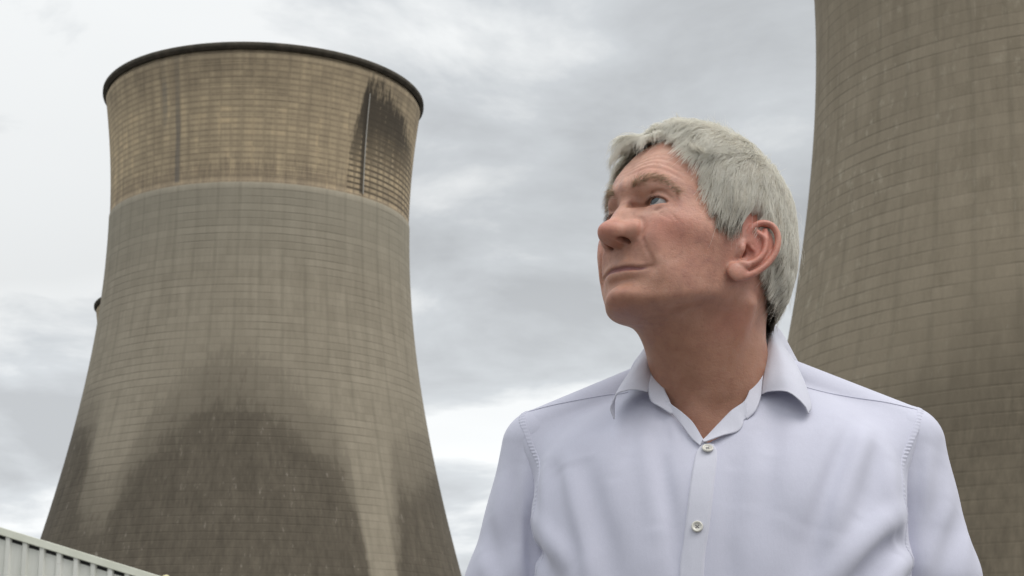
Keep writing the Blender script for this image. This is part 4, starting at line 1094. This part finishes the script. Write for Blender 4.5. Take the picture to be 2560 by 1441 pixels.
def build_hair(G, V, person, M):
    full = G.d; G.d = G.noear                                    # hair lies on the head, not on the ears
    V = V[np.abs(G.sample(V)) < 1.2]
    rng = np.random.RandomState(5)
    # padded base under the strands
    H = Grid((-112, -140, -100), (112, 125, 166), 2.4); S, X, Y, Z = H.all()
    Pg = np.stack(np.broadcast_arrays(X, Y, Z), -1).reshape(-1, 3)
    d = G.sample(Pg); T = thick(Pg); mm = hair_m(Pg)
    inside = ((Pg >= G.lo + 1) & (Pg <= G.lo + (np.array(G.n) - 2) * G.h)).all(1)
    f = np.maximum(np.maximum(d - T * .80, -(d + 3)), -(mm - 4)); f[~inside] = 20
    H.d = f.reshape(H.n).astype(np.float32); Vb, Fb = H.mesh(2)
    base = link('hair', mesh_np('hair', h2w(Vb), Fb[:, ::-1]), M['hairbase'], person)
    nz = vnoise(Vb, .25, 3) * .5 + vnoise(Vb, 1.2, 4) * .5; add_attr(base.data, 'tint', np.clip(.55 + .12 * nz + .25 * np.clip((Vb[:, 2] - 10) / 90, -1, 1) - .5 * np.clip((-10 - Vb[:, 2]) / 20, 0, 1), 0, 1))
    # scalp roots
    C = V[(V[:, 2] > -80)]; m = hair_m(C); C = C[m > .0]; 
    ea = np.abs(C[:, 0]) > 74.5
    keep = ~(ea & (np.abs(C[:, 1] + 8) < 30) & (np.abs(C[:, 2]) < 34)); C = C[keep]
    dd = None
    def pick(n, w): 
        p = w / w.sum(); i = rng.choice(len(C), n, p=p); return C[i] + rng.randn(n, 3) * .9
    az = np.degrees(np.abs(np.arctan2(C[:, 0], C[:, 1] + 2)))
    def tints(R0, n, lay):
        z = R0[:, 2]; a = np.degrees(np.abs(np.arctan2(R0[:, 0], R0[:, 1] + 2)))
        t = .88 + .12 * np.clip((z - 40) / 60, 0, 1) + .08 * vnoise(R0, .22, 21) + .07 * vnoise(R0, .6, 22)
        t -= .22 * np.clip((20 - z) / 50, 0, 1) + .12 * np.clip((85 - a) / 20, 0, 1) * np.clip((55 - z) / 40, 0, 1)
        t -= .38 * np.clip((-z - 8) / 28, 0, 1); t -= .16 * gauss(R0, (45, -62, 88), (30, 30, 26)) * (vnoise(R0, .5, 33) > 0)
        t += rng.randn(n) * .11; t -= (rng.rand(n) < .16) * .30 * np.clip((110 - z) / 60, .3, 1); t -= .10 * (1 - lay)
        return np.clip(t, 0, 1)
    n = 30000; R0 = pick(n, np.ones(len(C))); lay = rng.rand(n) ** .6; lay = .72 + .36 * lay
    L = (34 + rng.rand(n) * 18) * np.interp(R0[:, 2], [-60, -30, 10, 60], [.42, .52, .72, 1.0]); 
    ed = hair_m(R0); L = L * np.interp(ed, [0, 18], [.42, 1])
    S1 = strands(G, n, rng, R0, L, 0, lay, .05, .10, 40)
    # locks: strands lean towards the nearest leader along their length
    lead = rng.choice(n, 1100, replace=False); near = np.zeros(n, int)
    for a in range(0, n, 3000):
        near[a:a + 3000] = ((R0[a:a + 3000, None, :] - R0[lead][None]) ** 2).sum(2).argmin(1)
    tt = np.linspace(0, 1, S1.shape[1])[None, :, None]; own = lead[near]
    S1 = S1 + (S1[own] - S1) * (.62 * tt ** 1.3) * (rng.rand(n) ** .35)[:, None, None]
    lock = rng.randn(1100)[near]
    # nothing grows across the open front of the ears
    bad = np.zeros(n, bool)
    for s in (1, -1): bad |= (np.linalg.norm((S1 - np.array((s * 85.0, -6, 12))) / np.array((15.0, 18.0, 24.0)), axis=2).min(1) < 1) & (R0[:, 1] > -22)
    okk = ~bad
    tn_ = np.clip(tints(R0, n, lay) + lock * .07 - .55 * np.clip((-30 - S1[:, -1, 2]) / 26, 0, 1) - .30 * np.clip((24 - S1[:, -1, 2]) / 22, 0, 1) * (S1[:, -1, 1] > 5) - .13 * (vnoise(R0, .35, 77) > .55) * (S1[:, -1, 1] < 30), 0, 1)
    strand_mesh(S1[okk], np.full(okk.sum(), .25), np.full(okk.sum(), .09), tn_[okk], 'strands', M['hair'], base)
    # fly-away ends
    n = 600; R0 = pick(n, np.ones(len(C))); S2 = strands(G, n, rng, R0, 34 + rng.rand(n) * 16, 0, 1.15 + rng.rand(n) * .45, .0, .22, 60)
    strand_mesh(S2, np.full(n, .13), np.full(n, .04), tints(R0, n, np.ones(n)), 'strands', M['hair'], base)
    # fringe: tufts that leave the scalp, lean forward and hang over the forehead
    fr = C[(np.degrees(np.abs(np.arctan2(C[:, 0], C[:, 1] + 2))) < 52) & (C[:, 2] > 82) & (hair_m(C) < 26)]
    nt = 80; tufts = fr[rng.choice(len(fr), nt)]; Ss, Tt = [], []
    for q in range(nt):
        k = int(rng.randint(26, 60)); r = tufts[q] + rng.randn(k, 3) * np.array((2.6, 2.6, 1.2))
        r = r - G.sample(r)[:, None] * G.grad(r)
        Lk = rng.uniform(16, 30); d0 = np.array((.30 + rng.randn() * .25 + .3 * np.sign(tufts[q, 0]) * min(1, abs(tufts[q, 0]) / 40), 1.0, .12 + rng.rand() * .2)); curl = rng.uniform(.9, 1.5); sw = rng.randn() * .12
        P = r.copy(); out = [P - G.grad(P) * .5]; d = np.tile(d0, (k, 1)) + rng.randn(k, 3) * .10
        tip = tufts[q] + d0 * 10
        for st in range(1, 10):
            d = d / np.linalg.norm(d, axis=1, keepdims=True); P = P + d * (Lk * (.85 + .3 * rng.rand()) / 9)
            d = d + np.array((sw, -.06, -.21 * curl)); cen = P.mean(0); P = P + (cen - P) * .045
            h = G.sample(P); P = P + G.grad(P, 3.0) * np.clip(2.2 - h, 0, 5)[:, None]; out.append(P.copy())
        Ss.append(np.stack(out, 1)); Tt.append(np.clip(.80 + rng.randn(k) * .09 - .05 * rng.rand(), 0, 1))
    for p0, p1, p2, k in (((19, 49, 124), (44, 60, 106), (57, 55, 84), 150), ((28, 52, 120), (48, 56, 102), (61, 52, 78), 120), ((14, 56, 126), (36, 70, 112), (48, 68, 90), 130), ((3, 66, 124), (2, 88, 112), (6, 91, 91), 130),
                          ((-5, 66, 124), (-12, 90, 116), (-15, 90, 98), 140), ((-10, 66, 124), (-20, 98, 116), (-25, 97, 84), 160), ((-12, 66, 124), (-22, 101, 120), (-29, 100, 97), 130), ((8, 60, 126), (12, 84, 116), (18, 82, 101), 120),
                          ((36, 43, 118), (56, 48, 100), (66, 48, 70), 130), ((22, 58, 121), (34, 76, 106), (40, 74, 96), 90), ((-22, 62, 120), (-38, 92, 108), (-44, 84, 88), 110), ((-32, 56, 116), (-50, 80, 100), (-54, 68, 80), 90), ((42, 40, 112), (62, 42, 94), (70, 42, 62), 110)):
        p0, p1, p2 = [np.array(q, float) for q in (p0, p1, p2)]
        k = int(k * 1.5); sprd = rng.randn(k, 1) * np.cross(p2 - p0, (0, 0, 1.0)) / 60.0; A = p0 + rng.randn(k, 3) * (6.5, 6.5, 1.5) + sprd * 7; A = A - (G.sample(A) - 1.0)[:, None] * G.grad(A)
        Bm = p1 + rng.randn(k, 3) * 3.2 + sprd * 6; Cc = p2 + rng.randn(k, 3) * 2.6 + sprd * 5; ln = rng.uniform(.45, 1.05, k)[:, None]
        T = np.linspace(0, 1, 10); out = []
        for t in T:
            u = t * ln; q = (1 - u) ** 2 * A + 2 * u * (1 - u) * (Bm * 1.12 - .06 * (A + Cc)) + u * u * Cc
            h = G.sample(q); q = q + G.grad(q, 3.0) * np.clip(1.2 - h, 0, 9)[:, None]; out.append(q)
        Ss.append(np.stack(out, 1)); Tt.append(np.clip(.86 + rng.randn(k) * .08, 0, 1))
    Ss = np.concatenate(Ss); strand_mesh(Ss, np.full(len(Ss), .19), np.full(len(Ss), .06), np.concatenate(Tt), 'strands', M['hair'], base)
    # eyebrows
    for s in (1, -1):
        line = resample(np.array([(s * 13, 103, 41), (s * 22, 101, 46.5), (s * 34, 96, 48.5), (s * 45, 87, 42.5), (s * 54, 75, 32)], float), 60)
        n = 430; t = rng.rand(n); c = line[(t * 59).astype(int)]
        c = c + np.stack([0 * t, 0 * t, rng.randn(n) * np.interp(t, [0, .3, 1], [3.4, 3.8, 2.2])], 1)
        for k in range(4): c = c - G.sample(c)[:, None] * G.grad(c)
        N = G.grad(c, 3.0); lat = np.array((s * 1.0, -.25, 0)); up_ = np.array((0, .25, .75))
        d = lat * np.interp(t, [0, .25, 1], [.35, .9, 1.0])[:, None] + up_ * np.interp(t, [0, .3, 1], [.9, .45, -.15])[:, None] + rng.randn(n, 3) * .22 + N * (.32 + .35 * rng.rand(n))[:, None]
        d /= np.linalg.norm(d, axis=1, keepdims=True); Lb = 5 + rng.rand(n) * 5.5; P = c.copy(); out = [P - N * .3]
        for k in range(1, 6): P = P + d * (Lb / 5)[:, None]; d = d + np.array((0, -.03, -.12)) - N * .07; d /= np.linalg.norm(d, axis=1, keepdims=True); out.append(P.copy())
        S3 = np.stack(out, 1); strand_mesh(S3, np.full(n, .11), np.full(n, .04), np.clip(.72 + rng.randn(n) * .2, 0, 1), 'eyebrow', M['brow'], person)
        # lashes
        cc = np.array(EYE[s]); n = 70; t = np.linspace(-.9, .95, n); az = np.radians(t * 60 + 7); el = np.radians(-4 + 23 * (1 - t * t) ** .75 - 3 * t)
        dr = np.stack([s * np.sin(az) * np.cos(el), np.cos(az) * np.cos(el), np.sin(el)], 1); P = cc + dr * 13.4; out = [P]; d = dr + np.array((0, .2, -.25)) + rng.randn(n, 3) * .08
        for k in range(1, 5): P = P + d / np.linalg.norm(d, axis=1, keepdims=True) * 1.0; d = d + np.array((0, .1, .22)); out.append(P.copy())
        strand_mesh(np.stack(out, 1), np.full(n, .10), np.full(n, .04), np.full(n, .05), 'eyelashes', M['brow'], person)
    G.d = full
    return base
def cloth_material(name, col):
    m = new_mat(name, col, .85, .25); g = NG(m); c = g.tc()
    mp = g.mapv(c, (1, 1, 1)); tw = g.N.new('ShaderNodeTexWave'); g.put(tw.inputs['Vector'], mp); tw.wave_type = 'BANDS'; tw.bands_direction = 'DIAGONAL'
    tw.inputs['Scale'].default_value = 420; tw.inputs['Distortion'].default_value = 1.0; tw.inputs['Detail'].default_value = 2
    n1 = g.noise(c, 18, 4, .6); n2 = g.noise(c, 900, 2, .6); n3 = g.noise(g.mapv(c, (60, 60, 16)), 1, 4, .6)
    k = g.m('ADD', g.m('MULTIPLY', n1, .5), g.m('MULTIPLY', n2, .5)); lo = tuple(v * .93 for v in col); hi = tuple(min(1, v * 1.04) for v in col)
    g.put(g.b.inputs['Base Color'], g.ramp(k, [(.3, lo), (.7, hi)]))
    g.b.inputs['Sheen Weight'].default_value = .25; g.b.inputs['Sheen Roughness'].default_value = .5
    b = g.bump(g.m('ADD', g.m('MULTIPLY', tw.outputs['Fac'], .25), g.m('MULTIPLY', n2, .5)), .18, .0004)
    g.bump(g.m('ADD', n3, n1), .18, .0025, b)
    return m
def build_man():
    person = bpy.data.objects.new('person', None); scene.collection.objects.link(person)
    tag(person, 'grey-haired man in a pale lilac open-necked shirt looking up to the left', 'person')
    person.location = (float(TO[0]), float(TO[1]), 0)
    M = dict(cloth=cloth_material('shirt_cloth', (.56, .562, .66)), cloth2=cloth_material('shirt_collar_cloth', (.59, .592, .67)), button=new_mat('button_shell', (.62, .60, .54), .22, .6),
             thread=new_mat('button_thread', (.16, .15, .16), .8), trouser=new_mat('trouser_cloth', (.03, .033, .045), .9), shoe=new_mat('shoe_leather', (.02, .015, .012), .35),
             skin=skin_material(),
             hair=hair_material('hair_grey', [(0, (.10, .08, .06)), (.3, (.30, .25, .20)), (.50, (.80, .75, .66)), (.72, (.97, .945, .88)), (1, (.99, .975, .92))]),
             hairbase=hair_material('hair_under', [(0, (.12, .10, .08)), (.4, (.74, .69, .61)), (1, (.98, .96, .90))], .8),
             brow=hair_material('brow_hair', [(0, (.05, .035, .025)), (.4, (.30, .21, .13)), (.8, (.62, .49, .34)), (1, (.85, .75, .6))]))
    G, body = build_body(person, M)
    build_eyes(person, M)
    n = len(body.data.vertices); co = np.empty(n * 3, np.float32); body.data.vertices.foreach_get('co', co); V = w2h(co.reshape(-1, 3))
    build_hair(G, V, person, M)
    build_shirt(person, M); build_trousers(person, M)
    # children were modelled in world coordinates: hang them under the base point without moving them
    inv = Matrix.Translation(-person.location)
    for ch in person.children: ch.matrix_parent_inverse = inv
build_man()
